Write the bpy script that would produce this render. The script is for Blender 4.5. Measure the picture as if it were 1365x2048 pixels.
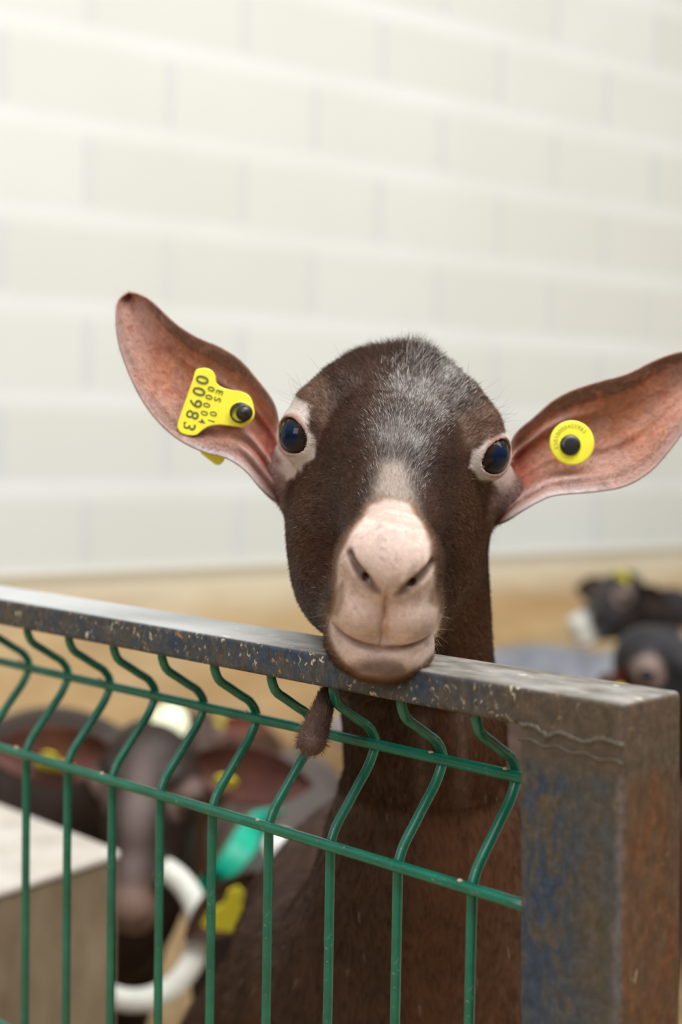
import bpy, math, random
import numpy as np
from mathutils import Vector, Matrix

random.seed(4)
RNG = np.random.default_rng(7)
for _o in list(bpy.data.objects):
    bpy.data.objects.remove(_o)
SC = bpy.context.scene
COL = SC.collection
PI = math.pi

# ------------------------------------------------------------------ camera
FPX = 2844.0
CAM = np.array([0.0, 0.0, 1.0635])
PITCH, ROLL = math.radians(2.96), math.radians(1.03)
_R0 = np.array([1.0, 0, 0]); _F = np.array([0, math.cos(PITCH), -math.sin(PITCH)]); _U0 = np.array([0, math.sin(PITCH), math.cos(PITCH)])
_R = _R0 * math.cos(ROLL) + _U0 * math.sin(ROLL)
_U = -_R0 * math.sin(ROLL) + _U0 * math.cos(ROLL)

def W(px, py, z):
    """point of the place that stands at depth z (metres) in the direction of pixel px, py"""
    return CAM + z * (_F + _R * (px - 682.5) / FPX + _U * (1024 - py) / FPX)

def pix(P):
    d = np.asarray(P) - CAM
    z = d @ _F
    return 682.5 + FPX * (d @ _R) / z, 1024 - FPX * (d @ _U) / z, z

cd = bpy.data.cameras.new('camera')
cam = bpy.data.objects.new('camera', cd); COL.objects.link(cam)
cam.matrix_world = Matrix([[_R[0], _U[0], -_F[0], CAM[0]], [_R[1], _U[1], -_F[1], CAM[1]], [_R[2], _U[2], -_F[2], CAM[2]], [0, 0, 0, 1]])
cd.sensor_fit = 'VERTICAL'; cd.sensor_height = 36; cd.sensor_width = 24
cd.lens = FPX / 2048 * 36
cd.clip_start = 0.05; cd.clip_end = 60
cd.dof.use_dof = True; cd.dof.focus_distance = 0.775; cd.dof.aperture_fstop = 4.2
SC.camera = cam

# ------------------------------------------------------------------ world, lights, exposure
SC.view_settings.view_transform = 'Standard'; SC.view_settings.look = 'None'
SC.view_settings.gamma = 1; SC.view_settings.use_curve_mapping = False
SC.view_settings.exposure = 0.0
wd = bpy.data.worlds.new('world'); SC.world = wd; wd.use_nodes = True
# soft daylight from the roof lights above, dim barn lower down
_wt = wd.node_tree; _tc = _wt.nodes.new('ShaderNodeTexCoord'); _sp = _wt.nodes.new('ShaderNodeSeparateXYZ')
_rp = _wt.nodes.new('ShaderNodeValToRGB'); _e = _rp.color_ramp.elements
_e[0].position = 0.0; _e[0].color = (0.13, 0.115, 0.10, 1); _e[1].position = 0.75; _e[1].color = (0.93, 0.97, 1.0, 1)
_wt.links.new(_tc.outputs['Generated'], _sp.inputs[0]); _wt.links.new(_sp.outputs[2], _rp.inputs[0])
_wt.links.new(_rp.outputs[0], _wt.nodes['Background'].inputs[0])
_wt.nodes['Background'].inputs[1].default_value = 0.75

def area(name, loc, target, sx, sy, power, col=(1, 1, 1)):
    ld = bpy.data.lights.new(name, 'AREA'); ld.shape = 'RECTANGLE'; ld.size = sx; ld.size_y = sy
    ld.energy = power; ld.color = col
    o = bpy.data.objects.new(name, ld); COL.objects.link(o)
    o.location = loc
    o.rotation_euler = (Vector(target) - Vector(loc)).to_track_quat('-Z', 'Y').to_euler()
    return o
area('roof_skylight', (0.35, -0.15, 3.4), (0.0, 0.85, 1.0), 2.4, 1.4, 66, (1.0, 0.99, 0.97))
area('barn_doorway', (-1.7, -1.9, 2.3), (0.05, 0.8, 1.0), 1.5, 1.7, 36, (1.0, 0.98, 0.96))
area('wall_fill_light', (1.9, 0.4, 3.5), (1.1, 4.5, 1.2), 3.6, 1.4, 105, (1.0, 1.0, 0.985))  # added area lamp that brightens the back wall, not an actual skylight

# ------------------------------------------------------------------ node helpers
def mat(name):
    m = bpy.data.materials.new(name); m.use_nodes = True
    nt = m.node_tree; b = nt.nodes['Principled BSDF']
    return m, nt, b
def N(nt, typ, **kw):
    n = nt.nodes.new(typ)
    for k, v in kw.items():
        if k.startswith('_'): setattr(n, k[1:], v)
        else: n.inputs[k.replace('__', ' ')].default_value = v
    return n
def ramp(nt, fac, stops, interp='LINEAR'):
    r = nt.nodes.new('ShaderNodeValToRGB'); r.color_ramp.interpolation = interp
    e = r.color_ramp.elements
    while len(e) < len(stops): e.new(0.5)
    for el, (p, c) in zip(e, stops):
        el.position = p; el.color = (c, c, c, 1) if np.isscalar(c) else (*c, 1)
    nt.links.new(fac, r.inputs[0]); return r.outputs[0]
def mix(nt, fac, a, b, blend='MIX'):
    n = nt.nodes.new('ShaderNodeMix'); n.data_type = 'RGBA'; n.blend_type = blend
    for sock, v in ((n.inputs[0], fac), (n.inputs[6], a), (n.inputs[7], b)):
        if hasattr(v, 'links'): nt.links.new(v, sock)
        elif np.isscalar(v): sock.default_value = v
        else: sock.default_value = (*v, 1)
    return n.outputs[2]
def math_(nt, op, a, b=0.0, c=None):
    n = nt.nodes.new('ShaderNodeMath'); n.operation = op; n.use_clamp = False
    for i, v in enumerate((a, b) if c is None else (a, b, c)):
        if hasattr(v, 'links'): nt.links.new(v, n.inputs[i])
        else: n.inputs[i].default_value = v
    return n.outputs[0]
def noise(nt, vec, scale, detail=4, rough=0.55, dist=0.0):
    n = nt.nodes.new('ShaderNodeTexNoise'); n.inputs['Scale'].default_value = scale
    n.inputs['Detail'].default_value = detail; n.inputs['Roughness'].default_value = rough
    n.inputs['Distortion'].default_value = dist
    if vec is not None: nt.links.new(vec, n.inputs['Vector'])
    return n.outputs['Fac']
def mapping(nt, vec, scale=(1, 1, 1), rot=(0, 0, 0), loc=(0, 0, 0)):
    n = nt.nodes.new('ShaderNodeMapping'); n.inputs['Scale'].default_value = scale
    n.inputs['Rotation'].default_value = rot; n.inputs['Location'].default_value = loc
    nt.links.new(vec, n.inputs['Vector']); return n.outputs[0]
def objco(nt): return nt.nodes.new('ShaderNodeTexCoord').outputs['Object']
def bump(nt, b, h, strength=0.3, dist=0.001):
    n = nt.nodes.new('ShaderNodeBump'); n.inputs['Strength'].default_value = strength; n.inputs['Distance'].default_value = dist
    nt.links.new(h, n.inputs['Height']); nt.links.new(n.outputs[0], b.inputs['Normal'])
def plain(name, col, rough=0.5, metallic=0.0, nscale=None, namp=0.25, coat=0.0, spec=0.5):
    m, nt, b = mat(name)
    b.inputs['Roughness'].default_value = rough; b.inputs['Metallic'].default_value = metallic
    b.inputs['Coat Weight'].default_value = coat; b.inputs['Specular IOR Level'].default_value = spec
    if nscale:
        f = noise(nt, objco(nt), nscale)
        c = mix(nt, ramp(nt, f, [(0.3, 0.0), (0.7, 1.0)]), tuple(x * (1 - namp) for x in col), tuple(min(1, x * (1 + namp)) for x in col))
        nt.links.new(c, b.inputs['Base Color'])
    else:
        b.inputs['Base Color'].default_value = (*col, 1)
    return m

# ------------------------------------------------------------------ mesh helpers
def empty(name, loc, rz=0.0, label=None, cat=None, group=None):
    o = bpy.data.objects.new(name, None); COL.objects.link(o); o.empty_display_size = 0.05
    o.location = loc; o.rotation_euler = (0, 0, rz)
    tag(o, label, cat, group)
    return o
def tag(o, label=None, cat=None, group=None, kind=None):
    if label: o['label'] = label
    if cat: o['category'] = cat
    if group: o['group'] = group
    if kind: o['kind'] = kind
    return o
def np_mesh(name, V, F, smooth=True, colors=None):
    """V (n,3); F list of arrays of faces, each (m,k)"""
    if isinstance(F, np.ndarray): F = [F]
    me = bpy.data.meshes.new(name)
    V = np.asarray(V, dtype=np.float32)
    me.vertices.add(len(V)); me.vertices.foreach_set('co', V.ravel())
    loops = np.concatenate([f.ravel() for f in F]).astype(np.int32)
    tot = np.concatenate([np.full(len(f), f.shape[1], np.int32) for f in F])
    start = np.concatenate([[0], np.cumsum(tot)[:-1]]).astype(np.int32)
    me.loops.add(len(loops)); me.loops.foreach_set('vertex_index', loops)
    me.polygons.add(len(tot)); me.polygons.foreach_set('loop_start', start); me.polygons.foreach_set('loop_total', tot)
    me.update(calc_edges=True)
    me.polygons.foreach_set('use_smooth', np.full(len(tot), smooth))
    if colors is not None:
        at = me.color_attributes.new('Col', 'FLOAT_COLOR', 'POINT')
        c4 = np.ones((len(V), 4), np.float32); c4[:, :3] = colors
        at.data.foreach_set('color', c4.ravel())
    me.validate()
    return me
def local(root, V):
    """world points -> coordinates of the parent thing"""
    if root is None: return np.asarray(V)
    M = Matrix.Translation(root.location) @ root.rotation_euler.to_matrix().to_4x4()
    chain = root.parent
    while chain is not None:
        M = (Matrix.Translation(chain.location) @ chain.rotation_euler.to_matrix().to_4x4()) @ M; chain = chain.parent
    Mi = np.array(M.inverted())
    return np.asarray(V) @ Mi[:3, :3].T + Mi[:3, 3]
def add(name, me, material, parent=None):
    o = bpy.data.objects.new(name, me); COL.objects.link(o)
    if material:
        for m in (material if isinstance(material, (list, tuple)) else [material]): me.materials.append(m)
    if parent is not None: o.parent = parent
    return o
class MB:
    def __init__(s): s.v = []; s.f4 = []; s.f3 = []; s.n = 0
    def put(s, V, q=None, t=None):
        V = np.asarray(V, float)
        if q is not None and len(q): s.f4.append(np.asarray(q) + s.n)
        if t is not None and len(t): s.f3.append(np.asarray(t) + s.n)
        s.v.append(V); s.n += len(V)
    def box(s, x0, x1, y0, y1, z0, z1):
        V = [(x, y, z) for z in (z0, z1) for y in (y0, y1) for x in (x0, x1)]
        s.put(V, [(0, 2, 3, 1), (4, 5, 7, 6), (0, 1, 5, 4), (2, 6, 7, 3), (0, 4, 6, 2), (1, 3, 7, 5)])
    def tube(s, P, r, n=10, cap=True):
        P = np.asarray(P, float); r = np.broadcast_to(r, (len(P),)).astype(float)
        T = np.gradient(P, axis=0); T /= np.linalg.norm(T, axis=1)[:, None] + 1e-12
        a = np.array([0, 0, 1.0]) if abs(T[0][2]) < 0.9 else np.array([1.0, 0, 0])
        rings = []
        for i in range(len(P)):
            u = a - T[i] * (a @ T[i]); u /= np.linalg.norm(u); a = u
            w = np.cross(T[i], u)
            th = np.arange(n) * 2 * PI / n
            rings.append(P[i] + r[i] * (np.cos(th)[:, None] * u + np.sin(th)[:, None] * w))
        V = np.concatenate(rings + [P[:1], P[-1:]])
        q = []; m = len(P)
        for i in range(m - 1):
            for k in range(n):
                k2 = (k + 1) % n
                q.append((i * n + k, i * n + k2, (i + 1) * n + k2, (i + 1) * n + k))
        t = []
        if cap:
            for k in range(n):
                t.append((m * n, (k + 1) % n, k)); t.append((m * n + 1, (m - 1) * n + k, (m - 1) * n + (k + 1) % n))
        s.put(V, q, t)
    def lathe(s, prof, origin, axis, n=32, up=(0, 0, 1)):
        """prof: (radius, height along axis)"""
        ax = np.asarray(axis, float); ax /= np.linalg.norm(ax)
        u = np.cross(ax, up); 
        if np.linalg.norm(u) < 1e-3: u = np.cross(ax, (1, 0, 0))
        u /= np.linalg.norm(u); w = np.cross(ax, u)
        th = np.arange(n) * 2 * PI / n
        V = np.concatenate([np.asarray(origin) + h * ax + max(r, 1e-6) * (np.cos(th)[:, None] * u + np.sin(th)[:, None] * w) for r, h in prof])
        q = [(i * n + k, i * n + (k + 1) % n, (i + 1) * n + (k + 1) % n, (i + 1) * n + k) for i in range(len(prof) - 1) for k in range(n)]
        s.put(V, q)
    def mesh(s, name, parent=None, smooth=True, world=False, colors=None):
        V = np.concatenate(s.v)
        if world: V = local(parent, V)
        F = []
        if s.f4: F.append(np.concatenate(s.f4))
        if s.f3: F.append(np.concatenate(s.f3))
        return np_mesh(name, V, F, smooth, colors)
    def build(s, name, material, parent=None, smooth=True, world=False, bevel=0, colors=None):
        o = add(name, s.mesh(name, parent, smooth, world, colors), material, parent)
        if bevel:
            b = o.modifiers.new('bevel', 'BEVEL'); b.width = bevel; b.segments = 4; b.limit_method = 'ANGLE'
            o.data.polygons.foreach_set('use_smooth', np.ones(len(o.data.polygons), bool))
            wn = o.modifiers.new('wn', 'WEIGHTED_NORMAL')
        return o
def spline(pts, n):
    """Catmull-Rom through pts, n samples evenly by length"""
    P = np.asarray(pts, float)
    E = np.vstack([2 * P[0] - P[1], P, 2 * P[-1] - P[-2]])
    out = []
    for i in range(len(P) - 1):
        t = np.linspace(0, 1, 24, endpoint=False)[:, None]
        a, b, c, d = E[i], E[i + 1], E[i + 2], E[i + 3]
        out.append(0.5 * ((2 * b) + (c - a) * t + (2 * a - 5 * b + 4 * c - d) * t ** 2 + (3 * b - a - 3 * c + d) * t ** 3))
    Q = np.vstack(out + [P[-1:]])
    L = np.concatenate([[0], np.cumsum(np.linalg.norm(np.diff(Q, axis=0), axis=1))])
    s = np.linspace(0, L[-1], n)
    return np.stack([np.interp(s, L, Q[:, k]) for k in range(P.shape[1])], axis=1)

# value noise for numpy (colour mottling and fur direction)
def vnoise(P, scale, seed=0):
    P = np.asarray(P) * scale + seed * 17.31
    i = np.floor(P).astype(np.int64); f = P - i; f = f * f * (3 - 2 * f)
    def h(a, b, c):
        n = (a * 73856093) ^ (b * 19349663) ^ (c * 83492791) ^ (seed * 2654435)
        n = (n ^ (n >> 13)) * 1274126177
        return ((n ^ (n >> 16)) & 0xffff) / 65535.0
    r = 0
    for dx in (0, 1):
        for dy in (0, 1):
            for dz in (0, 1):
                w = (f[:, 0] if dx else 1 - f[:, 0]) * (f[:, 1] if dy else 1 - f[:, 1]) * (f[:, 2] if dz else 1 - f[:, 2])
                r = r + w * h(i[:, 0] + dx, i[:, 1] + dy, i[:, 2] + dz)
    return r
def sstep(a, b, x):
    t = np.clip((x - a) / (b - a), 0, 1); return t * t * (3 - 2 * t)

# ------------------------------------------------------------------ implicit modelling
def smin(a, b, k):
    h = np.clip(0.5 + 0.5 * (b - a) / k, 0, 1)
    return b + (a - b) * h - k * h * (1 - h)
def smax(a, b, k): return -smin(-a, -b, k)
def ell(P, c, r):
    q = (P - np.asarray(c, np.float32)) ; r = np.asarray(r, np.float32)
    k0 = np.sqrt(((q / r) ** 2).sum(1)) + 1e-6; k1 = np.sqrt(((q / r ** 2) ** 2).sum(1)) + 1e-6
    return k0 * (k0 - 1) / k1
def cone(P, a, b, ra, rb):
    a = np.asarray(a, np.float32); b = np.asarray(b, np.float32)
    d = b - a; t = np.clip(((P - a) @ d) / (d @ d), 0, 1)
    return np.sqrt(((P - a - t[:, None] * d) ** 2).sum(1)) - (ra + (rb - ra) * t)
def surface_nets(f, lo, hi, h, coarse=4, band=2.2):
    lo = np.asarray(lo, float); n = np.ceil((np.asarray(hi, float) - lo) / h).astype(int)
    n = ((n + coarse - 1) // coarse) * coarse + 1
    nc = (n - 1) // coarse + 1
    ax = [lo[i] + np.arange(nc[i]) * h * coarse for i in range(3)]
    G = np.stack(np.meshgrid(*ax, indexing='ij'), -1).reshape(-1, 3).astype(np.float32)
    C = np.concatenate([f(G[i:i + 400000]) for i in range(0, len(G), 400000)]).reshape(nc)
    near = np.abs(C) < h * coarse * band
    # blocks (coarse cells) with any near corner
    cell = np.zeros(nc - 1, bool); neg = np.zeros(nc - 1, bool)
    for dx in (0, 1):
        for dy in (0, 1):
            for dz in (0, 1):
                cell |= near[dx:nc[0] - 1 + dx, dy:nc[1] - 1 + dy, dz:nc[2] - 1 + dz]
                neg |= C[dx:nc[0] - 1 + dx, dy:nc[1] - 1 + dy, dz:nc[2] - 1 + dz] < 0
    Fg = np.ones(n, np.float32)
    sgn = np.where(C[:-1, :-1, :-1] < 0, -1.0, 1.0)
    Fg[:-1, :-1, :-1] = np.repeat(np.repeat(np.repeat(sgn, coarse, 0), coarse, 1), coarse, 2)
    M = np.zeros(n, bool)
    M[:-1, :-1, :-1] = np.repeat(np.repeat(np.repeat(cell, coarse, 0), coarse, 1), coarse, 2)
    M[1:] |= M[:-1]; M[:, 1:] |= M[:, :-1]; M[:, :, 1:] |= M[:, :, :-1]
    idx = np.argwhere(M)
    for i in range(0, len(idx), 400000):
        ii = idx[i:i + 400000]
        Fg[ii[:, 0], ii[:, 1], ii[:, 2]] = f((lo + ii * h).astype(np.float32))
    S = Fg < 0
    c8 = [(a, b, c) for a in (0, 1) for b in (0, 1) for c in (0, 1)]
    any_ = np.zeros(n - 1, bool); all_ = np.ones(n - 1, bool)
    for a, b, c in c8:
        s = S[a:n[0] - 1 + a, b:n[1] - 1 + b, c:n[2] - 1 + c]; any_ |= s; all_ &= s
    act = any_ & ~all_
    ci = np.argwhere(act); vid = np.full(n - 1, -1, np.int64); vid[act] = np.arange(len(ci))
    acc = np.zeros((len(ci), 3)); cnt = np.zeros(len(ci))
    for p in c8:
        for k in range(3):
            if p[k]: continue
            q = list(p); q[k] = 1
            A = Fg[ci[:, 0] + p[0], ci[:, 1] + p[1], ci[:, 2] + p[2]]; B = Fg[ci[:, 0] + q[0], ci[:, 1] + q[1], ci[:, 2] + q[2]]
            m = (A < 0) != (B < 0)
            t = np.where(m, A / np.where(A == B, 1, A - B), 0)
            pos = np.tile(np.array(p, float), (len(ci), 1)); pos[:, k] = t
            acc[m] += pos[m]; cnt[m] += 1
    V = lo + (ci + acc / cnt[:, None]) * h
    quads = []
    for k in range(3):
        a, b = (k + 1) % 3, (k + 2) % 3
        s0 = [slice(1, -1)] * 3; s0[k] = slice(0, n[k] - 1); s1 = list(s0); s1[k] = slice(1, n[k])
        s0[a] = s1[a] = slice(1, n[a] - 1); s0[b] = s1[b] = slice(1, n[b] - 1)
        A = S[tuple(s0)]; B = S[tuple(s1)]
        for sign, m in ((0, A & ~B), (1, ~A & B)):
            e = np.argwhere(m)
            if not len(e): continue
            base = e.copy(); base[:, a] += 1; base[:, b] += 1
            ids = []
            for da, db in ((-1, -1), (0, -1), (0, 0), (-1, 0)):
                c = base.copy(); c[:, a] += da; c[:, b] += db
                ids.append(vid[c[:, 0], c[:, 1], c[:, 2]])
            q = np.stack(ids, 1)
            if sign: q = q[:, ::-1]
            quads.append(q)
    Q = np.concatenate(quads); Q = Q[(Q >= 0).all(1)]
    return V, Q
def grad(f, P, e):
    P = P.astype(np.float32); g = np.zeros_like(P)
    for k in range(3):
        d = np.zeros(3, np.float32); d[k] = e
        g[:, k] = f(P + d) - f(P - d)
    return g / (np.linalg.norm(g, axis=1)[:, None] + 1e-9)

# ================================================================== THE SETTING
# wall of painted concrete blocks, running away to the right; unpainted stained band below
WA = math.radians(35.2)
wdir = np.array([math.cos(WA), math.sin(WA), 0.0])       # along the wall, to the right and away
hz = 0.31                                                 # painted edge below eye height
def wall_depth_at0():
    # the painted edge shows at pixel (0, 1152)
    d = W(0, 1152, 1.0) - CAM; t = hz / -d[2]; return CAM + d * t
w0 = wall_depth_at0(); w0[2] = 0
ZB = CAM[2] - hz
def wallmesh(name, s0, s1, z0, z1, thick, off, material):
    b = MB(); nrm = np.array([wdir[1], -wdir[0], 0])      # towards the camera
    P = lambda s, o, z: w0 + wdir * s + nrm * o + np.array([0, 0, z])
    V = [P(s, o, z) for z in (z0, z1) for o in (off, off - thick) for s in (s0, s1)]
    e = empty  # noqa
    root_rot = WA
    # object space: x along wall, y outward, z up
    o = bpy.data.objects.new(name, None)
    b.box(s0, s1, -off, thick - off, z0, z1)
    ob = b.build(name, material, None, smooth=False)
    ob.location = w0; ob.rotation_euler = (0, 0, WA)
    bpy.data.objects.remove(o)
    return ob
m, nt, b = mat('painted_block')
co = objco(nt)
sw = nt.nodes.new('ShaderNodeSeparateXYZ'); nt.links.new(co, sw.inputs[0])
cb = nt.nodes.new('ShaderNodeCombineXYZ'); nt.links.new(sw.outputs[0], cb.inputs[0]); nt.links.new(math_(nt, 'SUBTRACT', sw.outputs[2], ZB), cb.inputs[1])
br = nt.nodes.new('ShaderNodeTexBrick'); nt.links.new(cb.outputs[0], br.inputs['Vector'])
br.inputs['Scale'].default_value = 1; br.inputs['Brick Width'].default_value = 0.40; br.inputs['Row Height'].default_value = 0.2
br.inputs['Mortar Size'].default_value = 0.016; br.inputs['Mortar Smooth'].default_value = 0.4
br.inputs['Color1'].default_value = (0.75, 0.755, 0.69, 1); br.inputs['Color2'].default_value = (0.80, 0.81, 0.765, 1); br.inputs['Mortar'].default_value = (0.70, 0.715, 0.72, 1)
# the bed joints are flush and painted white
zz = math_(nt, 'FRACT', math_(nt, 'DIVIDE', math_(nt, 'SUBTRACT', sw.outputs[2], ZB - 0.02), 0.2))
bed = ramp(nt, zz, [(0.0, 1.0), (0.1, 1.0), (0.2, 0.0), (0.85, 0.0), (1.0, 1.0)])
c = mix(nt, bed, br.outputs['Color'], (0.85, 0.86, 0.83))
st = noise(nt, mapping(nt, co, (1, 1, 1)), 1.6, 3)
c = mix(nt, ramp(nt, st, [(0.35, 0.0), (0.7, 0.45)]), c, (0.70, 0.71, 0.63))
nt.links.new(c, b.inputs['Base Color']); b.inputs['Roughness'].default_value = 0.8
M_wall = m
wb = wallmesh('wall_back', -4, 9, ZB, 4.2, 0.2, 0.0, M_wall); wb['kind'] = 'structure'

m, nt, b = mat('stained_lower_wall')
co = objco(nt)
n1 = noise(nt, mapping(nt, co, (1.0, 1, 2.2)), 1.7, 4, 0.6, 0.4)
n2 = noise(nt, mapping(nt, co, (2.0, 1, 7)), 3.0, 4)
c = ramp(nt, n1, [(0.30, (0.50, 0.30, 0.12)), (0.5, (0.66, 0.45, 0.22)), (0.72, (0.82, 0.66, 0.40))])
c = mix(nt, ramp(nt, n2, [(0.4, 0.0), (0.75, 0.6)]), c, (0.42, 0.28, 0.15))
sx = nt.nodes.new('ShaderNodeSeparateXYZ'); nt.links.new(co, sx.inputs[0])
wash = ramp(nt, sx.outputs[2], [(0.62, 0.0), (0.73, 0.7)])
c = mix(nt, wash, c, (0.86, 0.80, 0.64))
top = ramp(nt, sx.outputs[2], [(ZB - 0.028, 0.0), (ZB - 0.022, 1.0)])
c = mix(nt, top, c, (0.55, 0.46, 0.32))  # shadow line of the ledge, painted as a darker strip
nt.links.new(c, b.inputs['Base Color']); b.inputs['Roughness'].default_value = 0.85
M_low = m
lw = wallmesh('trim_1', -4, 9, 0.0, ZB, 0.215, 0.015, M_low); lw['kind'] = 'structure'
lw['label'] = 'stained tan lower band of the back wall'

m, nt, b = mat('straw_floor')
co = objco(nt)
n1 = noise(nt, co, 5, 6, 0.7, 1.0); n2 = noise(nt, mapping(nt, co, (40, 8, 1), (0, 0, 0.6)), 1.0, 3)
c = ramp(nt, n1, [(0.3, (0.24, 0.15, 0.08)), (0.5, (0.44, 0.29, 0.15)), (0.7, (0.58, 0.42, 0.23))])
c = mix(nt, ramp(nt, n2, [(0.45, 0.0), (0.7, 0.6)]), c, (0.65, 0.50, 0.28))
nt.links.new(c, b.inputs['Base Color']); b.inputs['Roughness'].default_value = 0.95
bump(nt, b, n2, 0.6, 0.01)
fb = MB(); fb.box(-4, 9, -3, 9.5, -0.1, 0.0)
fl = fb.build('floor', m, None, smooth=False); fl['kind'] = 'structure'

# ================================================================== THE GATE
Z0 = 0.633
C0 = W(1247.5, 1407, Z0)                    # top front corner of the gate post
RH = C0[2]
gd = np.array([-0.712, 0.703, 0.0]); gd /= np.linalg.norm(gd)
GA = math.atan2(gd[1], gd[0])
# gate space: x along the gate (away to the left), y towards the viewer, z up

def gate_steel(name, kind):
    m, nt, b = mat(name)
    co = objco(nt)
    s = nt.nodes.new('ShaderNodeSeparateXYZ'); nt.links.new(co, s.inputs[0])
    g = nt.nodes.new('ShaderNodeNewGeometry')
    sn = nt.nodes.new('ShaderNodeSeparateXYZ')
    tc = nt.nodes.new('ShaderNodeTexCoord'); nt.links.new(tc.outputs['Normal'], sn.inputs[0])
    big = noise(nt, mapping(nt, co, (1, 1, 0.55)), 42, 6, 0.62, 0.6)
    fine = noise(nt, co, 420, 5, 0.7)
    blot = noise(nt, mapping(nt, co, (1, 1, 0.45), (0, 0, 0), (3, 1, 2)), 95, 5, 0.6, 1.2)
    slate = mix(nt, fine, (0.035, 0.040, 0.046), (0.080, 0.082, 0.080))
    olive = mix(nt, fine, (0.050, 0.038, 0.022), (0.115, 0.088, 0.055))
    blue = mix(nt, fine, (0.015, 0.029, 0.052), (0.040, 0.066, 0.104))
    rust = mix(nt, fine, (0.070, 0.024, 0.009), (0.170, 0.068, 0.028))
    if kind == 'post':
        c = mix(nt, ramp(nt, big, [(0.40, 0.0), (0.60, 1.0)]), olive, slate)
        # blue paint survives on the lower left of the front face
        m1 = math_(nt, 'MULTIPLY', ramp(nt, s.outputs[0], [(0.012, 0.0), (0.035, 1.0)]), ramp(nt, s.outputs[2], [(RH - 0.042, 1.0), (RH - 0.03, 0.0)]))
        m1 = math_(nt, 'MULTIPLY', m1, ramp(nt, blot, [(0.44, 0.0), (0.56, 0.9)]))
        c = mix(nt, m1, c, blue)
        # right hand side is rusty
        side = ramp(nt, math_(nt, 'MULTIPLY', sn.outputs[0], -1.0), [(0.5, 0.0), (0.8, 1.0)])
        rustc = mix(nt, ramp(nt, big, [(0.35, 0.0), (0.65, 1.0)]), (0.085, 0.055, 0.034), rust)
        c = mix(nt, side, c, rustc)
        # worn corner between the two faces and rusty left edge
        w1 = math_(nt, 'MULTIPLY', ramp(nt, math_(nt, 'ABSOLUTE', s.outputs[0]), [(0.0008, 1.0), (0.0032, 0.0)]), ramp(nt, math_(nt, 'ABSOLUTE', s.outputs[1]), [(0.001, 1.0), (0.0035, 0.0)]))
        c = mix(nt, math_(nt, 'MULTIPLY', w1, ramp(nt, noise(nt, mapping(nt, co, (1, 1, 0.5)), 120, 4, 0.7), [(0.35, 0.08), (0.65, 0.55)])), c, (0.22, 0.19, 0.195))
        w2 = math_(nt, 'MULTIPLY', ramp(nt, s.outputs[0], [(0.0545, 0.0), (0.0560, 0.8)]), ramp(nt, blot, [(0.4, 0.0), (0.6, 1.0)]))
        c = mix(nt, w2, c, (0.24, 0.09, 0.04))
        # under the weld bead: brown burnt paint
        bt = math_(nt, 'MULTIPLY', ramp(nt, math_(nt, 'ADD', s.outputs[2], math_(nt, 'MULTIPLY', blot, 0.01)), [(RH - 0.034, 0.0), (RH - 0.026, 0.8)]), 1.0)
        c = mix(nt, bt, c, (0.085, 0.062, 0.042))
    else:
        # rail: slate blue paint in the middle, brown near the post
        near = ramp(nt, s.outputs[0], [(0.055, 1.0), (0.12, 0.0)])
        c = mix(nt, ramp(nt, big, [(0.42, 0.0), (0.58, 1.0)]), slate, blue)
        c = mix(nt, ramp(nt, blot, [(0.5, 0.0), (0.62, 0.75)]), c, olive)
        c = mix(nt, near, c, mix(nt, fine, (0.045, 0.034, 0.023), (0.115, 0.090, 0.063)))
        far = ramp(nt, s.outputs[0], [(0.35, 0.0), (0.55, 0.6)])
        c = mix(nt, far, c, (0.075, 0.062, 0.048))
    grain = ramp(nt, noise(nt, mapping(nt, co, (1, 1, 0.8)), 190, 6, 0.75), [(0.25, 0.45), (0.5, 1.0), (0.75, 1.7)])
    c = mix(nt, 1.0, c, grain, 'MULTIPLY')
    # flecks: chips of cream primer and orange rust
    chip = noise(nt, mapping(nt, co, (1, 1, 0.7)), 300, 4, 0.6, 0.8)
    region = noise(nt, co, 48, 3, 0.6)
    if kind == 'rail':
        rg = ramp(nt, region, [(0.42, 0.0), (0.56, 1.0)])
    else:
        rg = math_(nt, 'ADD', ramp(nt, region, [(0.64, 0.0), (0.70, 1.0)]), math_(nt, 'MULTIPLY', ramp(nt, s.outputs[2], [(RH - 0.02, 0.0), (RH - 0.018, 0.5)]), ramp(nt, region, [(0.46, 0.0), (0.56, 1.0)])))
    fl = math_(nt, 'MULTIPLY', ramp(nt, chip, [(0.585, 0.0), (0.635, 1.0)]), rg)
    fc = mix(nt, ramp(nt, noise(nt, co, 60, 2), [(0.42, 0.0), (0.58, 1.0)]), (0.45, 0.22, 0.08), (0.75, 0.66, 0.48))
    c = mix(nt, math_(nt, 'MULTIPLY', fl, 0.85 if kind == 'rail' else 0.6), c, fc)
    # worn, dusty upward faces; sky reflection painted in as paler colour farther along
    upf = ramp(nt, sn.outputs[2], [(0.55, 0.0), (0.9, 1.0)])
    dust_sheen = mix(nt, ramp(nt, noise(nt, mapping(nt, co, (0.5, 1, 1)), 60, 5, 0.65), [(0.35, 0.0), (0.65, 1.0)]), (0.12, 0.105, 0.085), (0.33, 0.315, 0.29))
    dust_sheen = mix(nt, ramp(nt, noise(nt, mapping(nt, co, (0.6, 1, 1), (0, 0, 0), (5, 0, 0)), 95, 2), [(0.66, 0.0), (0.70, 0.8)]), dust_sheen, (0.62, 0.55, 0.42))
    dust_sheen = mix(nt, ramp(nt, s.outputs[0], [(0.2, 0.0), (0.3, 0.75)]), dust_sheen, (0.56, 0.57, 0.57))
    c = mix(nt, upf, c, dust_sheen)
    nt.links.new(c, b.inputs['Base Color'])
    b.inputs['Metallic'].default_value = 0.0; b.inputs['Specular IOR Level'].default_value = 0.35
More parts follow.
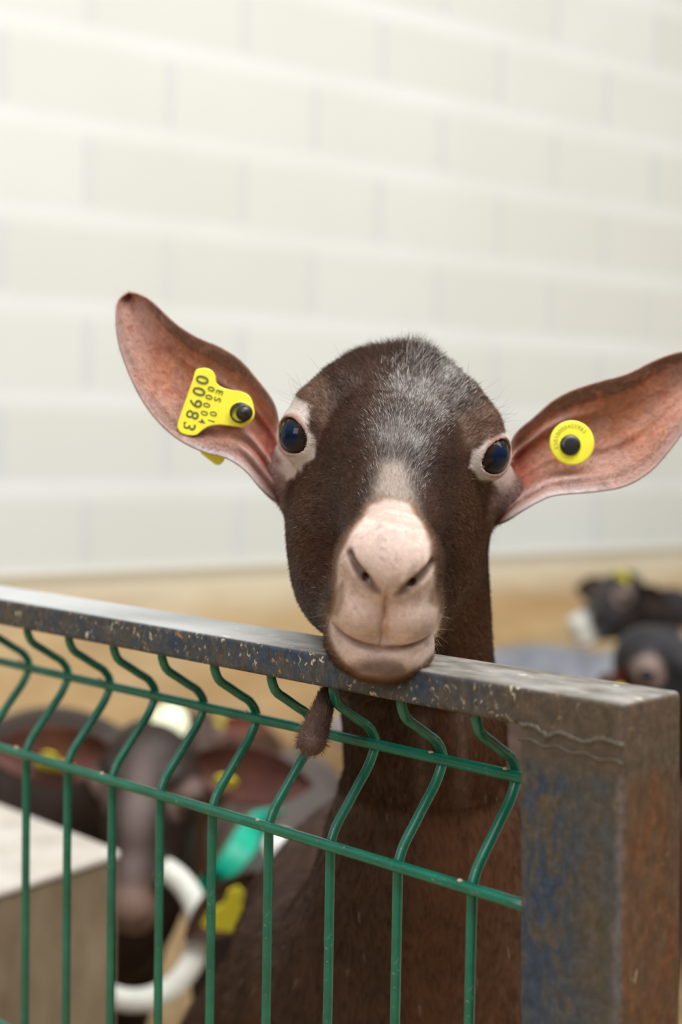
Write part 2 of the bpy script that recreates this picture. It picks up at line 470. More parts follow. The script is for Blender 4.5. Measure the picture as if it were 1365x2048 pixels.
    r = math_(nt, 'ADD', math_(nt, 'MULTIPLY', fine, 0.28), 0.38)
    nt.links.new(r, b.inputs['Roughness'])
    bump(nt, b, math_(nt, 'ADD', math_(nt, 'MULTIPLY', big, 0.6), math_(nt, 'MULTIPLY', fine, 0.4)), 0.35, 0.0009)
    return m
M_post = gate_steel('weathered_post_steel', 'post')
M_rail = gate_steel('weathered_rail_steel', 'rail')
M_weld = plain('weld_metal', (0.10, 0.085, 0.062), 0.5, 0.0, 600, 0.35)

m, nt, b = mat('green_coated_wire')
co = objco(nt)
f = noise(nt, co, 55, 4, 0.6); f2 = noise(nt, co, 330, 4, 0.7)
c = ramp(nt, f, [(0.3, (0.003, 0.100, 0.058)), (0.7, (0.006, 0.165, 0.100))])
c = mix(nt, ramp(nt, f2, [(0.63, 0.0), (0.70, 0.55)]), c, (0.35, 0.33, 0.22))
nt.links.new(c, b.inputs['Base Color']); b.inputs['Roughness'].default_value = 0.30; b.inputs['Specular IOR Level'].default_value = 0.6
M_wire = m
M_wirejoint = plain('worn_joint', (0.42, 0.37, 0.26), 0.6, 0, 500, 0.3)

gate = empty('metal_gate', (C0[0], C0[1], 0.0), GA, 'blue-grey painted steel gate with green wire mesh, the goat resting its chin on it', 'gate')
PW, PD, RT = 0.0567, 0.0492, 0.0190
GLEN = 1.56
# in gate space y<0 is away from the viewer
pb = MB(); pb.box(0.0, PW, -PD, 0.0, 0.0, RH)
post = pb.build('post', M_post, gate, bevel=0.0028)
# rounded everywhere but along the edge the rail runs into
_wa = post.data.attributes.new('bevel_weight_edge', 'FLOAT', 'EDGE')
for e_ in post.data.edges:
    a_, b_ = (post.data.vertices[i].co for i in e_.vertices)
    _wa.data[e_.index].value = 0.0 if (a_.x > PW - 1e-4 and b_.x > PW - 1e-4) or (a_.x > PW - 1e-4 and a_.z > 0.5 and b_.x > PW - 1e-4) else 1.0
post.modifiers['bevel'].limit_method = 'WEIGHT'
_sh = post.data.attributes.new('sharp_edge', 'BOOLEAN', 'EDGE')
for e_ in post.data.edges: _sh.data[e_.index].value = _wa.data[e_.index].value == 0.0
post.modifiers['wn'].keep_sharp = True
for v_ in post.data.vertices: v_.co.x += 0.030 * (v_.co.z - RH)     # the post is a little out of plumb
pb2 = MB(); pb2.box(GLEN - 0.04, GLEN, -PD, 0.0, 0.0, RH - RT)
pb2.build('post', M_post, gate, bevel=0.0028)
def railobj(z0, z1, x0, x1):
    rb = MB(); rb.box(x0, x1, -PD + 0.0003, -0.0002, z0, z1 - 0.0002)
    return rb.build('rail', M_rail, gate, bevel=0.0028)
railobj(RH - RT, RH, PW - 0.006, GLEN)
railobj(0.09, 0.12, PW, GLEN - 0.04)
# uneven weld bead where the rail sits on the post
wx = np.linspace(-0.0005, PW + 0.001, 40)
wz = RH - RT - 0.0008 + 0.0040 * (np.interp(wx, [0, .006, .012, .02, .027, .034, .041, .048, .057], RNG.random(9)) - 0.5) + 0.0010 * RNG.random(40)
wr = 0.0008 + 0.0007 * RNG.random(40)
wbm = MB(); wbm.tube(np.stack([wx, np.full_like(wx, -0.0003), wz], 1), wr, 8)
wz2 = RH - RT - 0.006 - (1 - wx / PW) * 0.002 + 0.0008 * np.sin(wx * 400)
wbm.tube(np.stack([wx, np.full_like(wx, 0.0001), wz2], 1), 0.0005 + 0 * wx, 6)
wbm.build('weld_bead', M_weld, gate)
# mesh panel
UB = 0.012          # depth of the panel behind the front face
VD = 0.0345         # depth of the V fold
def zfor(px, py, s, u):
    """height of the point of the line (gate s, depth u) that shows at row py"""
    base = C0 + gd * s + np.array([0.703, 0.712, 0]) * u
    z = 0.9
    for _ in range(30):
        p = base.copy(); p[2] = z; y = pix(p)[1]; z += (y - py) / FPX * pix(p)[2]
    return z
S0 = 0.0935; PITCHW = 0.0503
ZA = zfor(1030, 1549, S0, UB + VD)
ZW2 = zfor(945, 1772, S0, UB)
ZT = RH - RT
ZV0 = ZA + (ZA - ZW2) * 0.86
print('gate heights', RH, ZT, ZA, ZW2, ZV0)
def wire_profile(z_low):
    # (depth, z) from the rail down
    pts = [(UB, ZT + 0.004), (UB, ZT - 0.002), (UB + 0.0006, ZT - 0.0055)]
    pts += [(UB + VD * t, (ZT - 0.009) + (ZA + 0.006 - (ZT - 0.009)) * t) for t in (0.12, 0.35, 0.6, 0.85)]
    pts += [(UB + VD, ZA)]
    zb = ZW2 + 0.004
    pts += [(UB + VD * t, zb + (ZA - 0.006 - zb) * t) for t in (0.85, 0.6, 0.35, 0.13)]
    pts += [(UB + 0.0004, ZW2 + 0.001), (UB, ZW2 - 0.006), (UB, ZW2 - 0.05), (UB, z_low)]
    return np.array(pts)
prof = wire_profile(0.12)
dense = np.vstack([spline(prof[:-1], 46), prof[-1:]])
WR = 0.0028
proto_me = None
nw = int((GLEN - 0.05 - S0) / PITCHW) + 1
wires = []
for i in range(nw):
    if i == 0:
        wb_ = MB(); wb_.tube(np.stack([np.zeros(len(dense)), -dense[:, 0], dense[:, 1]], 1), WR, 12)
        o = wb_.build('vertical_wire', M_wire, gate)
        w_first = o
    else:
        o = w_first.copy(); COL.objects.link(o); o.parent = gate
    o.location = (S0 + i * PITCHW, 0, 0)
hws = [(ZA, UB + VD - 2 * WR + 0.0006), (ZW2, UB - 2 * WR + 0.0006), (ZW2 - 0.2, UB - 2 * WR + 0.0006), (ZW2 - 0.4, UB - 2 * WR + 0.0006)]
for z, u in hws:
    if z < 0.13: continue
    hb = MB(); xs = np.linspace(PW - 0.012, GLEN - 0.038, 60)
    hb.tube(np.stack([xs, np.full_like(xs, -u), z + 0.0005 * np.sin(xs * 9)], 1), WR * 1.12, 12)
    ho = hb.build('horizontal_wire', M_wire, gate)
# worn spots where the wires are welded together
jb = MB()
for i in range(nw):
    for z, u in hws[:2]:
        if random.random() < 0.75:
            x = S0 + i * PITCHW; sg = 1
            L = random.uniform(0.003, 0.007)
            P = np.array([(x + 0.0015 + t * L, -u + 0.0006, z + WR * 0.95 + 0.0003 * math.sin(t * 3)) for t in np.linspace(0, 1, 6)])
            jb.tube(P, 0.0011 * np.sin(np.linspace(0.35, 2.8, 6)) + 0.0002, 8)
jo = jb.build('worn_joint_marks', M_wirejoint, gate); jo['kind'] = 'stuff'
jo['label'] = 'pale worn coating at the wire crossings'

# the neighbouring panel, only its edge shows past the post
nx0 = C0 - gd * 0.012 + np.array([0.703, 0.712, 0]) * 0.058 - gd * 0.004
pan = empty('wire_fence_panel', (nx0[0], nx0[1], 0.0), GA, 'green wire fence panel continuing behind the rusty side of the gate post', 'fence')
prof2 = dense.copy(); prof2[:, 0] -= UB
q = MB(); q.tube(np.stack([np.zeros(len(dense)), -prof2[:, 0], prof2[:, 1] + 0.006], 1), WR, 12)
v0 = q.build('vertical_wire', M_wire, pan); v0.location = (-0.012, 0, 0)
for i in range(1, 14):
    v = v0.copy(); COL.objects.link(v); v.parent = pan; v.location = (-0.012 - i * PITCHW, 0, 0)
for z, u in hws:
    hb = MB(); xs = np.linspace(0.0, -0.72, 20)
    hb.tube(np.stack([xs, np.full_like(xs, -(u - UB)), np.full_like(xs, z + 0.006)], 1), WR * 1.12, 10)
    hb.build('horizontal_wire', M_wire, pan)
pb3 = MB(); pb3.box(-0.76, -0.72, -0.04, 0.0, 0.0, RH + 0.03); pb3.build('post', M_post, pan, bevel=0.0028)

# ================================================================== GOATS
def head_frame(theta, rho, yaw=0.0, base=None):
    """unit vectors (x side, y toward the nose, z dorsal) in world space for a head facing the camera"""
    R, U, F = (_R, _U, _F) if base is None else base
    up = math.sin(rho) * R + math.cos(rho) * U
    rt = math.cos(rho) * R - math.sin(rho) * U
    f = -F * math.cos(yaw) + rt * math.sin(yaw)
    rt2 = rt * math.cos(yaw) + F * math.sin(yaw)
    y = -math.sin(theta) * up + math.cos(theta) * f
    z = math.cos(theta) * up + math.sin(theta) * f
    return np.stack([rt2, y, z])          # rows

EYE_C = (5.15, 0.0, 0.0); EYE_R = 1.5
EYE_D = np.array([0.66, 0.70, 0.12]); EYE_D /= np.linalg.norm(EYE_D)
def head_f(q, detail=True):
    """signed distance (cm) of a goat head in head space, q (n,3) cm"""
    ax = np.abs(q[:, 0]); s = np.stack([ax, q[:, 1], q[:, 2]], 1)
    d = ell(q, (0, -3.6, -0.6), (5.2, 5.6, 5.2))                       # skull
    d = smin(d, ell(q, (0, -3.8, 1.6), (4.7, 4.2, 2.9)), 1.5)          # poll
    d = smin(d, ell(q, (0, 1.0, 0.4), (3.7, 5.5, 3.2)), 1.8)           # forehead
    d = smin(d, ell(s, (4.6, -1.2, 0.2), (1.9, 2.7, 2.5)), 1.3)        # orbit
    d = smin(d, cone(s, (3.5, -1.2, 2.3), (4.9, -0.2, 1.9), 1.7, 0.8), 1.0)   # brow
    d = smin(d, cone(q, (0, 2.5, -1.5), (0, 11.0, -2.7), 3.6, 2.3), 1.8)     # nose bridge
    d = smin(d, ell(s, (2.2, 0.2, -5.2), (3.55, 6.6, 4.8)), 1.6)       # cheeks
    d = smin(d, cone(s, (1.9, 2.0, -8.6), (1.0, 10.6, -6.9), 2.6, 1.7), 1.8)  # jaw
    d = smin(d, ell(q, (0, 12.6, -2.6), (2.75, 2.6, 2.3)), 0.8)         # nose pad
    d = smin(d, ell(s, (1.0, 12.3, -5.0), (1.95, 2.5, 2.2)), 0.7)      # upper lip
    d = smin(d, ell(q, (0, 12.05, -7.35), (2.85, 2.5, 1.95)), 0.5)       # chin and lower lip
    if not detail: return d
    # crease between upper and lower lip
    zc = -6.72 + 0.10 * ax ** 2
    g = np.exp(-((q[:, 2] - zc) / 0.16) ** 2) * sstep(8.0, 11.0, q[:, 1]) * sstep(2.9, 2.0, ax)
    d = d + 0.30 * g
    # philtrum
    g = np.exp(-(ax / 0.09) ** 2) * sstep(12.0, 13.5, q[:, 1]) * sstep(-6.8, -6.4, q[:, 2]) * sstep(-3.2, -3.7, q[:, 2])
    d = d + 0.10 * g
    # nostrils
    n = cone(s, (0.42, 15.4, -3.60), (1.15, 14.9, -2.90), 0.15, 0.27)
    n = np.minimum(n, cone(s, (1.15, 14.9, -2.90), (2.0, 14.0, -1.95), 0.27, 0.16))
    n = np.minimum(n, cone(s, (1.0, 14.4, -2.95), (1.3, 13.2, -2.75), 0.30, 0.25))
    d = smax(d, -n, 0.28)
    # alar swelling above the nostril
    d = smin(d, cone(s, (0.55, 14.3, -3.6), (1.75, 13.4, -2.2), 0.62, 0.55), 0.35) if False else d
    # eye: lids over the ball, cut open
    c = np.array(EYE_C)
    e = s - c
    d = smin(d, np.sqrt((e ** 2).sum(1)) - (EYE_R + 0.24), 0.45)
    # lid opening: elliptical cone along EYE_D
    t = e @ EYE_D
    up = np.array([0, 0, 1.0]) - EYE_D * EYE_D[2]; up /= np.linalg.norm(up)
    side = np.cross(up, EYE_D)
    a = e @ up; b_ = e @ side
    # tilt the slit
    ca, sa = math.cos(0.25), math.sin(0.25)
    a2 = a * ca + b_ * sa; b2 = -a * sa + b_ * ca
    op = np.sqrt((a2 / 0.98) ** 2 + (b2 / 1.24) ** 2) - 1.0
    op = np.maximum(op, -(t - 0.55))
    d = smax(d, -op, 0.12)
    d = np.maximum(d, -(np.sqrt((e ** 2).sum(1)) - (EYE_R + 0.02))) if False else d
    return d

def goat_body_f(P, B, hd, side, sc=1.0, neck=None):
    """trunk, legs in world metres. B: withers top point; hd: heading (unit, horizontal)"""
    up = np.array([0, 0, 1.0])
    q = np.stack([(P - B) @ side, (P - B) @ hd, (P - B) @ up], 1) / sc     # x side, y forward, z up rel. to withers
    d = ell(q, (0, 0.02, -0.20), (0.125, 0.20, 0.20))                      # chest
    d = smin(d, ell(q, (0, -0.30, -0.22), (0.155, 0.33, 0.20)), 0.06)      # barrel
    d = smin(d, ell(q, (0, -0.60, -0.16), (0.125, 0.18, 0.16)), 0.05)      # rump
    s = q.copy(); s[:, 0] = np.abs(s[:, 0])
    hh = B[2] / sc
    # fore leg
    leg = cone(s, (0.085, 0.10, -0.22), (0.085, 0.07, -0.42), 0.065, 0.038)
    leg = smin(leg, cone(s, (0.085, 0.07, -0.42), (0.08, 0.08, -0.60), 0.034, 0.024), 0.02)
    leg = smin(leg, cone(s, (0.08, 0.08, -0.60), (0.08, 0.085, -hh + 0.05), 0.022, 0.020), 0.015)
    leg = smin(leg, cone(s, (0.08, 0.09, -hh + 0.035), (0.08, 0.11, -hh + 0.022), 0.026, 0.022), 0.01)
    hl = cone(s, (0.09, -0.60, -0.20), (0.10, -0.48, -0.38), 0.10, 0.055)  # thigh to stifle
    hl = smin(hl, cone(s, (0.10, -0.48, -0.38), (0.09, -0.70, -0.50), 0.050, 0.026), 0.02)  # to hock
    hl = smin(hl, cone(s, (0.09, -0.70, -0.50), (0.09, -0.67, -hh + 0.05), 0.024, 0.019), 0.015)
    hl = smin(hl, cone(s, (0.09, -0.665, -hh + 0.035), (0.09, -0.645, -hh + 0.022), 0.026, 0.022), 0.01)
    d = smin(d, smin(leg, hl, 0.02), 0.035)
    d = smin(d, cone(q, (0, -0.76, -0.08), (0, -0.82, -0.03), 0.022, 0.012), 0.02)   # tail
    return d * sc

def poly_sd(X, Y, poly):
    poly = np.asarray(poly, float); n = len(poly)
    ins = np.zeros(len(X), bool); dm = np.full(len(X), 1e9)
    for i in range(n):
        ax, ay = poly[i]; bx, by = poly[(i + 1) % n]
        dx, dy = bx - ax, by - ay
        t = np.clip(((X - ax) * dx + (Y - ay) * dy) / (dx * dx + dy * dy), 0, 1)
        dm = np.minimum(dm, np.hypot(X - ax - t * dx, Y - ay - t * dy))
        c = ((ay > Y) != (by > Y)) & (X < (bx - ax) * (Y - ay) / (by - ay + 1e-12) + ax)
        ins ^= c
    return np.where(ins, dm, -dm)

# ---- coat material (colour lives in the mesh, hair by hair)
def coat(name, rough=0.55, sheen=0.0, bscale=900, bstr=0.35, sss=0.0):
    m, nt, b = mat(name)
    a = nt.nodes.new('ShaderNodeAttribute'); a.attribute_name = 'Col'
    co = objco(nt)
    f = noise(nt, co, bscale, 4, 0.6)
    c = mix(nt, ramp(nt, f, [(0.3, 0.0), (0.7, 1.0)]), a.outputs['Color'], (0, 0, 0))
    c = mix(nt, 0.22, a.outputs['Color'], c)
    nt.links.new(c, b.inputs['Base Color'])
    b.inputs['Roughness'].default_value = rough; b.inputs['Specular IOR Level'].default_value = 0.3
    bump(nt, b, f, bstr, 0.0006)
    if sss:
        b.inputs['Subsurface Weight'].default_value = sss; b.inputs['Subsurface Scale'].default_value = 0.004
        b.inputs['Subsurface Radius'].default_value = (1.0, 0.35, 0.2)
    return m
M_coat = coat('goat_coat'); M_skin = coat('goat_skin', 0.5, bscale=1400, bstr=0.25, sss=0.12)
m, nt, b = mat('goat_hair')
a = nt.nodes.new('ShaderNodeAttribute'); a.attribute_name = 'Col'
nt.links.new(a.outputs['Color'], b.inputs['Base Color']); b.inputs['Roughness'].default_value = 0.45; b.inputs['Specular IOR Level'].default_value = 0.18
M_hair = m

m, nt, b = mat('goat_eye')
a = nt.nodes.new('ShaderNodeAttribute'); a.attribute_name = 'Col'
nt.links.new(a.outputs['Color'], b.inputs['Base Color']); b.inputs['Roughness'].default_value = 0.02; b.inputs['Specular IOR Level'].default_value = 0.22
b.inputs['Coat Weight'].default_value = 0.0
M_eye = m
M_yellow = plain('yellow_plastic', (0.88, 0.80, 0.05), 0.38, 0, 150, 0.05)
M_black = plain('black_plastic', (0.018, 0.020, 0.016), 0.32)
M_ink = plain('laser_marking', (0.10, 0.115, 0.03), 0.6)
M_ink2 = plain('faint_marking', (0.42, 0.40, 0.05), 0.6)

def eye_objs(parent, O, Rm, radius, sides=(-1, 1), n=24):
    for sx in sides:
        c = np.array([EYE_C[0] * sx, EYE_C[1], EYE_C[2]]); dd = EYE_D * np.array([sx, 1, 1])
        V = []; cols = []
        th = np.linspace(0, PI, n); ph = np.linspace(0, 2 * PI, 2 * n, endpoint=False)
        u = np.cross(dd, (0, 0, 1)); u /= np.linalg.norm(u); w = np.cross(dd, u)
        for t in th:
            for p in ph:
                dirv = math.cos(t) * dd + math.sin(t) * (math.cos(p) * u + math.sin(p) * w)
                bulge = 1.0 + 0.10 * max(0, (math.cos(t) - 0.62)) / 0.38
                V.append(c + dirv * EYE_R * bulge)
                hx = math.sin(t) * math.cos(p); hy = math.sin(t) * math.sin(p)
                pupil = math.hypot(hx / 0.50, hy / 0.44)
                if pupil < 1: col = (0.004, 0.012, 0.035)
                elif math.hypot(hx, hy) < 0.80: col = (0.022, 0.014, 0.010)
                else: col = (0.012, 0.008, 0.007)
                cols.append(col)
        V = np.array(V); m2 = 2 * n
        q = [(i * m2 + k, (i + 1) * m2 + k, (i + 1) * m2 + (k + 1) % m2, i * m2 + (k + 1) % m2) for i in range(n - 1) for k in range(m2)]
        Vw = O + (V / 100.0) @ Rm
        me = np_mesh('eye', local(parent, Vw), np.array(q), True, np.array(cols))
        add('eye', me, M_eye, parent)

# ---- an ear from two outlines
def ear_shell(E1, E2, Dc, bowl, thick, back, nu=70, nv=34, ridges=()):
    """E1, E2: (nu,3) world edge curves base->tip; returns V, quads, (u,v,side)"""
    u = np.linspace(0, 1, nu)[:, None]; v = np.linspace(0, 1, nv)[None, :]
    P = E1[:, None, :] * (1 - v[..., None]) + E2[:, None, :] * v[..., None]
    prof_ = np.sin(PI * v) ** 0.75
    dep = bowl(u) * prof_
    for (v0, wv, amp, ue) in ridges:
        dep = dep - amp * np.exp(-((v - v0) / wv) ** 2) * sstep(ue, ue * 0.5, u) * sstep(0.0, 0.06, u)
    P = P + dep[..., None] * back
    # normals
    du = np.gradient(P, axis=0); dv = np.gradient(P, axis=1)
    nn = np.cross(du, dv); nn /= np.linalg.norm(nn, axis=2)[..., None] + 1e-12
    if (nn.reshape(-1, 3) @ back).mean() < 0: nn = -nn
    th = thick * (0.35 + 0.65 * np.minimum(1, np.minimum(v, 1 - v) * 7)) * (0.5 + 0.5 * np.minimum(1, (1 - u) * 9))
    Bk = P + nn * th[..., None]
    V = np.concatenate([P.reshape(-1, 3), Bk.reshape(-1, 3)])
    n0 = nu * nv
    I = np.arange(n0).reshape(nu, nv)
    a = np.stack([I[:-1, :-1], I[:-1, 1:], I[1:, 1:], I[1:, :-1]], -1).reshape(-1, 4)
    F = [a, a[:, ::-1] + n0]
    for line in (I[:, 0], I[:, -1][::-1], I[-1, :][::1], I[0, :][::-1]):
        l0, l1 = line[:-1], line[1:]
        F.append(np.stack([l0, l1, l1 + n0, l0 + n0], 1))
    F = np.concatenate(F)
    # orient: front faces away from `back`
    f0 = a[0]; nrm = np.cross(V[f0[1]] - V[f0[0]], V[f0[2]] - V[f0[1]])
    if nrm @ back > 0: F = F[:, ::-1]
    UV = np.stack([np.broadcast_to(u, (nu, nv)), np.broadcast_to(v, (nu, nv))], -1).reshape(-1, 2)
    return V, F, np.concatenate([np.c_[UV, np.zeros(n0)], np.c_[UV, np.ones(n0)]])

# ---- hair: thin three-sided strands, colour per strand
def hair_mesh(name, P, D, L, rad, Cc, bend, material, parent, bn=None):
    n = len(P); seg = 3
    ref = RNG.normal(size=(n, 3)); a = np.cross(D, ref); a /= np.linalg.norm(a, axis=1)[:, None]
    b2 = np.cross(D, a)
    Vs = []
    for k in range(seg):
        t = k / seg
        c = P + D * (L * t)[:, None] + bend * (L * t * t)[:, None]
        r = rad * (1 - 0.75 * t)
        for j in range(3):
            th = j * 2 * PI / 3
            Vs.append(c + (a * math.cos(th) + b2 * math.sin(th)) * r[:, None])
    Vs.append(P + D * L[:, None] + bend * L[:, None])
    V = np.stack(Vs, 1)                      # n,10,3
    base = (np.arange(n) * 10)[:, None, None]
    q = np.array([(k * 3 + j, k * 3 + (j + 1) % 3, (k + 1) * 3 + (j + 1) % 3, (k + 1) * 3 + j) for k in range(seg - 1) for j in range(3)])
    t = np.array([((seg - 1) * 3 + j, (seg - 1) * 3 + (j + 1) % 3, 9) for j in range(3)])
    Q = (base + q[None]).reshape(-1, 4); T = (base + t[None]).reshape(-1, 3)
    C3 = np.repeat(Cc, 10, axis=0)
    me = np_mesh(name, local(parent, V.reshape(-1, 3)), [Q, T], True, C3)
    return add(name, me, material, parent)

# ------------------------------------------------ the goat at the gate
HO = W(789, 889, 0.824)
HR = head_frame(math.radians(18), math.radians(5.9))
goat = empty('goat', (0.06, 1.20, 0.0), 0, 'brown goat with pink muzzle and grey forehead resting its chin on the gate rail', 'goat', None)
NB = HO + np.array([0, -5.0, -4.2]) / 100 @ HR
n1 = W(850, 1450, 0.925); n2 = W(850, 1720, 0.975); n3 = W(800, 2010, 1.05)
BW = np.array([0.05, 1.24, 0.76])
hd_main = np.array([-0.40, -0.9165, 0.0]); sd_main = np.array([0.9165, -0.40, 0])
wa, wb1, wc = W(735, 1345, 0.865), W(656, 1388, 0.800), W(624, 1483, 0.752)
earL = (W(580, 950, 0.872), HO + np.array([-3.6, -4.5, -1.0]) / 100 @ HR)
earR = (W(995, 985, 0.872), HO + np.array([3.6, -4.5, -1.2]) / 100 @ HR)
def goat_f(P, detail=True):
    q = (P - HO) @ HR.T * 100.0
    d = head_f(q.astype(np.float32), detail) / 100.0
    for (a_, b_) in (earL, earR):
        d = smin(d, cone(P, b_, a_, 0.030, 0.0155), 0.012)
    nk = cone(P, NB, n1, 0.060, 0.047)
    nk = smin(nk, cone(P, n1, n2, 0.047, 0.064), 0.02)
    nk = smin(nk, cone(P, n2, n3, 0.064, 0.110), 0.03)
    d = smin(d, nk, 0.025)
    wt = np.minimum(cone(P, wa, wb1, 0.006, 0.0048), cone(P, wb1, wc, 0.0048, 0.0076))
    d = smin(d, wt, 0.006)
    d = smin(d, goat_body_f(P, BW, hd_main, sd_main), 0.06)
    return d
ZC = W(850, 1590, 0.93)[2]
lo = HO + np.array([-0.135, -0.19, 0]); lo[2] = ZC; hi = HO + np.array([0.13, 0.24, 0.10])
V1, Q1 = surface_nets(goat_f, lo, hi, 0.00125)
V2, Q2 = surface_nets(lambda P: goat_f(P, False) + 0.0004, (-0.22, 0.75, -0.01), (0.66, 2.25, ZC + 0.012), 0.006)

def leafmask(px, py, poly, soft): return sstep(-soft, soft, poly_sd(px, py, poly))
PINK = [(742, 1010), (770, 1000), (818, 1008), (846, 1050), (862, 1085), (868, 1150), (876, 1200), (880, 1250), (872, 1300), (850, 1330), (810, 1352), (770, 1358), (720, 1350), (690, 1325), (670, 1300), (660, 1265), (660, 1235), (672, 1200), (674, 1150), (680, 1110), (700, 1072), (725, 1040)]
CHIN = [(668, 1305), (690, 1330), (715, 1330), (735, 1318), (770, 1314), (800, 1322), (815, 1340), (845, 1335), (872, 1315), (850, 1370), (770, 1390), (690, 1360)]
GREY = [(775, 800), (770, 750), (830, 700), (905, 705), (955, 760), (955, 800), (900, 840), (865, 880), (845, 950), (822, 1010), (745, 1012), (752, 950), (752, 900), (735, 850)]
EYEL = [(552, 808), (590, 790), (622, 812), (618, 850), (632, 885), (632, 915), (606, 930), (590, 955), (572, 965), (560, 925), (540, 880), (538, 830)]
EYER = [(945, 900), (985, 880), (1010, 862), (1040, 862), (1052, 890), (1040, 930), (1020, 965), (1002, 985), (985, 962), (955, 958), (938, 935)]
BROWR = [(940, 840), (1010, 830), (1035, 870), (960, 900), (920, 880)]
BROWN = np.array([0.050, 0.0205, 0.0105]); REDB = np.array([0.110, 0.042, 0.018]); DARK = np.array([0.040, 0.021, 0.014])
PINKC = np.array([0.74, 0.55, 0.47]); PALE = np.array([0.70, 0.60, 0.55]); GREYC = np.array([0.27, 0.25, 0.225])
def goat_color(P, hair=False):
    px, py, pz = pix(P)
    q = (P - HO) @ HR.T * 100.0
    n_ = vnoise(P, 55, 1); nf = vnoise(P, 420, 2); nm = vnoise(P, 160, 3)
    c = BROWN[None] * (0.65 + 0.7 * n_[:, None]) * (0.8 + 0.4 * nf[:, None])
    # reddish brown flanks of the face and under the eyes
    red = sstep(3.2, 5.6, np.abs(q[:, 0])) * sstep(-12, -2, q[:, 1]) * (0.35 + 0.5 * nm)
    c = c * (1 - red[:, None]) + REDB * red[:, None]
    # lighter eyebrows
    for poly in ([(575, 770), (640, 750), (670, 790), (650, 850), (620, 820), (590, 795)], [(915, 830), (1000, 800), (1030, 850), (985, 880), (930, 900)]):
        mk = leafmask(px, py, poly, 14) * (pz < 0.9) * 0.55
        c = c * (1 - mk[:, None]) + np.array([0.20, 0.115, 0.075]) * mk[:, None]
    front = (q[:, 1] > -7) & (q[:, 2] > -13)
    g = leafmask(px, py, GREY, 34) * front
    st = sstep(0.35, 0.75, 0.55 * n_ + 0.45 * nm)
    gg = g * (0.45 + 0.55 * st)
    if hair:
        pick = RNG.random(len(P))
        grey = np.where((pick < 0.66)[:, None], np.array([0.60, 0.575, 0.54]), np.array([0.09, 0.07, 0.058])) * (0.75 + 0.5 * RNG.random(len(P)))[:, None]
        sel = (RNG.random(len(P)) < gg * 1.05)
        c = np.where(sel[:, None], grey, c * (0.45 + 0.9 * RNG.random(len(P)))[:, None])
        odd = RNG.random(len(P)) < 0.004
        c = np.where(odd[:, None], np.array([0.6, 0.5, 0.4]), c)
    else:
        c = c * (1 - 0.75 * gg[:, None]) + GREYC * 0.55 * 0.75 * gg[:, None]
    # narrow pale blaze above the muzzle
    bl = leafmask(px, py, [(765, 925), (805, 925), (830, 1000), (845, 1050), (720, 1050), (745, 1000)], 16) * front * 0.7
    c = c * (1 - bl[:, None]) + np.array([0.44, 0.35, 0.29]) * bl[:, None]
    pk = np.clip(sstep(-6, 7, poly_sd(px, py, PINK) + 6 * (nm - 0.5)), 0, 1) * (q[:, 1] > 4) 
    edge = sstep(-16, 0, poly_sd(px, py, PINK)) * (q[:, 1] > 4) * (1 - pk)
    c = c * (1 - 0.7 * edge[:, None]) + np.array([0.22, 0.11, 0.05]) * 0.7 * edge[:, None]
    pc = PINKC * (0.80 + 0.32 * n_[:, None]) * (0.90 + 0.2 * nf[:, None])
    pc = pc * (1 - 0.30 * (nm > 0.62)[:, None] * sstep(0.6, 0.8, nf)[:, None])
    m2 = 0.5 * vnoise(P, 120, 41) + 0.3 * vnoise(P, 260, 42) + 0.2 * vnoise(P, 800, 43)
    sp2 = sstep(0.48, 0.62, m2) * 0.50
    pc = pc * (1 - sp2[:, None]) + np.array([0.44, 0.31, 0.26]) * sp2[:, None]
    pc = pc * (0.86 + 0.28 * vnoise(P, 1500, 44))[:, None]
    # brownish wet stain along the philtrum
    sp = np.exp(-(((px - 772) / 7.0) ** 2)) * sstep(1165, 1200, py) * sstep(1290, 1265, py) * (0.25 + 0.75 * (nm > 0.4))
    pc = pc * (1 - 0.6 * sp[:, None]) + np.array([0.42, 0.20, 0.07]) * 0.6 * sp[:, None]
    ax = np.abs(q[:, 0]); zc = -6.72 + 0.10 * ax ** 2
    ml = np.exp(-((q[:, 2] - zc) / 0.16) ** 2) * (q[:, 1] > 9) * sstep(2.9, 2.2, ax)
    pc = pc * (1 - 0.75 * ml[:, None]) + np.array([0.20, 0.08, 0.035]) * 0.75 * ml[:, None]
    n = np.minimum(cone(np.c_[ax, q[:, 1:]], (0.42, 15.2, -3.60), (1.15, 14.9, -2.90), 0.1, 0.2), cone(np.c_[ax, q[:, 1:]], (1.15, 14.9, -2.90), (2.0, 14.0, -1.95), 0.2, 0.1))
    nn = sstep(0.30, -0.02, n)
    pc = pc * (1 - 0.9 * nn[:, None]) + np.array([0.10, 0.042, 0.022]) * 0.9 * nn[:, None]
    # brown sides of the upper lip
    for poly in ([(655, 1190), (688, 1160), (690, 1200), (676, 1235), (662, 1230)], [(885, 1160), (862, 1180), (856, 1205), (872, 1215), (884, 1200)]):
        mk = leafmask(px, py, poly, 6) * 0.75
        pc = pc * (1 - mk[:, None]) + np.array([0.20, 0.12, 0.055]) * mk[:, None]
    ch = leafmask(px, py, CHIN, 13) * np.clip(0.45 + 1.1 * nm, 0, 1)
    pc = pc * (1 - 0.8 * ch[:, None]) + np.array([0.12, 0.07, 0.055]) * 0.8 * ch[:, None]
    c = c * (1 - pk[:, None]) + pc * pk[:, None]
    for poly in (EYEL, EYER):
        sd = poly_sd(px, py, poly) + 12 * (nm - 0.5)
        mk = sstep(-5, 6, sd) * (pz < 0.90)
        ec = PALE * (0.85 + 0.25 * n_[:, None])
        c = c * (1 - mk[:, None]) + ec * mk[:, None]
    # skin rim of the lids
    s = np.c_[ax, q[:, 1:]] - np.array(EYE_C)
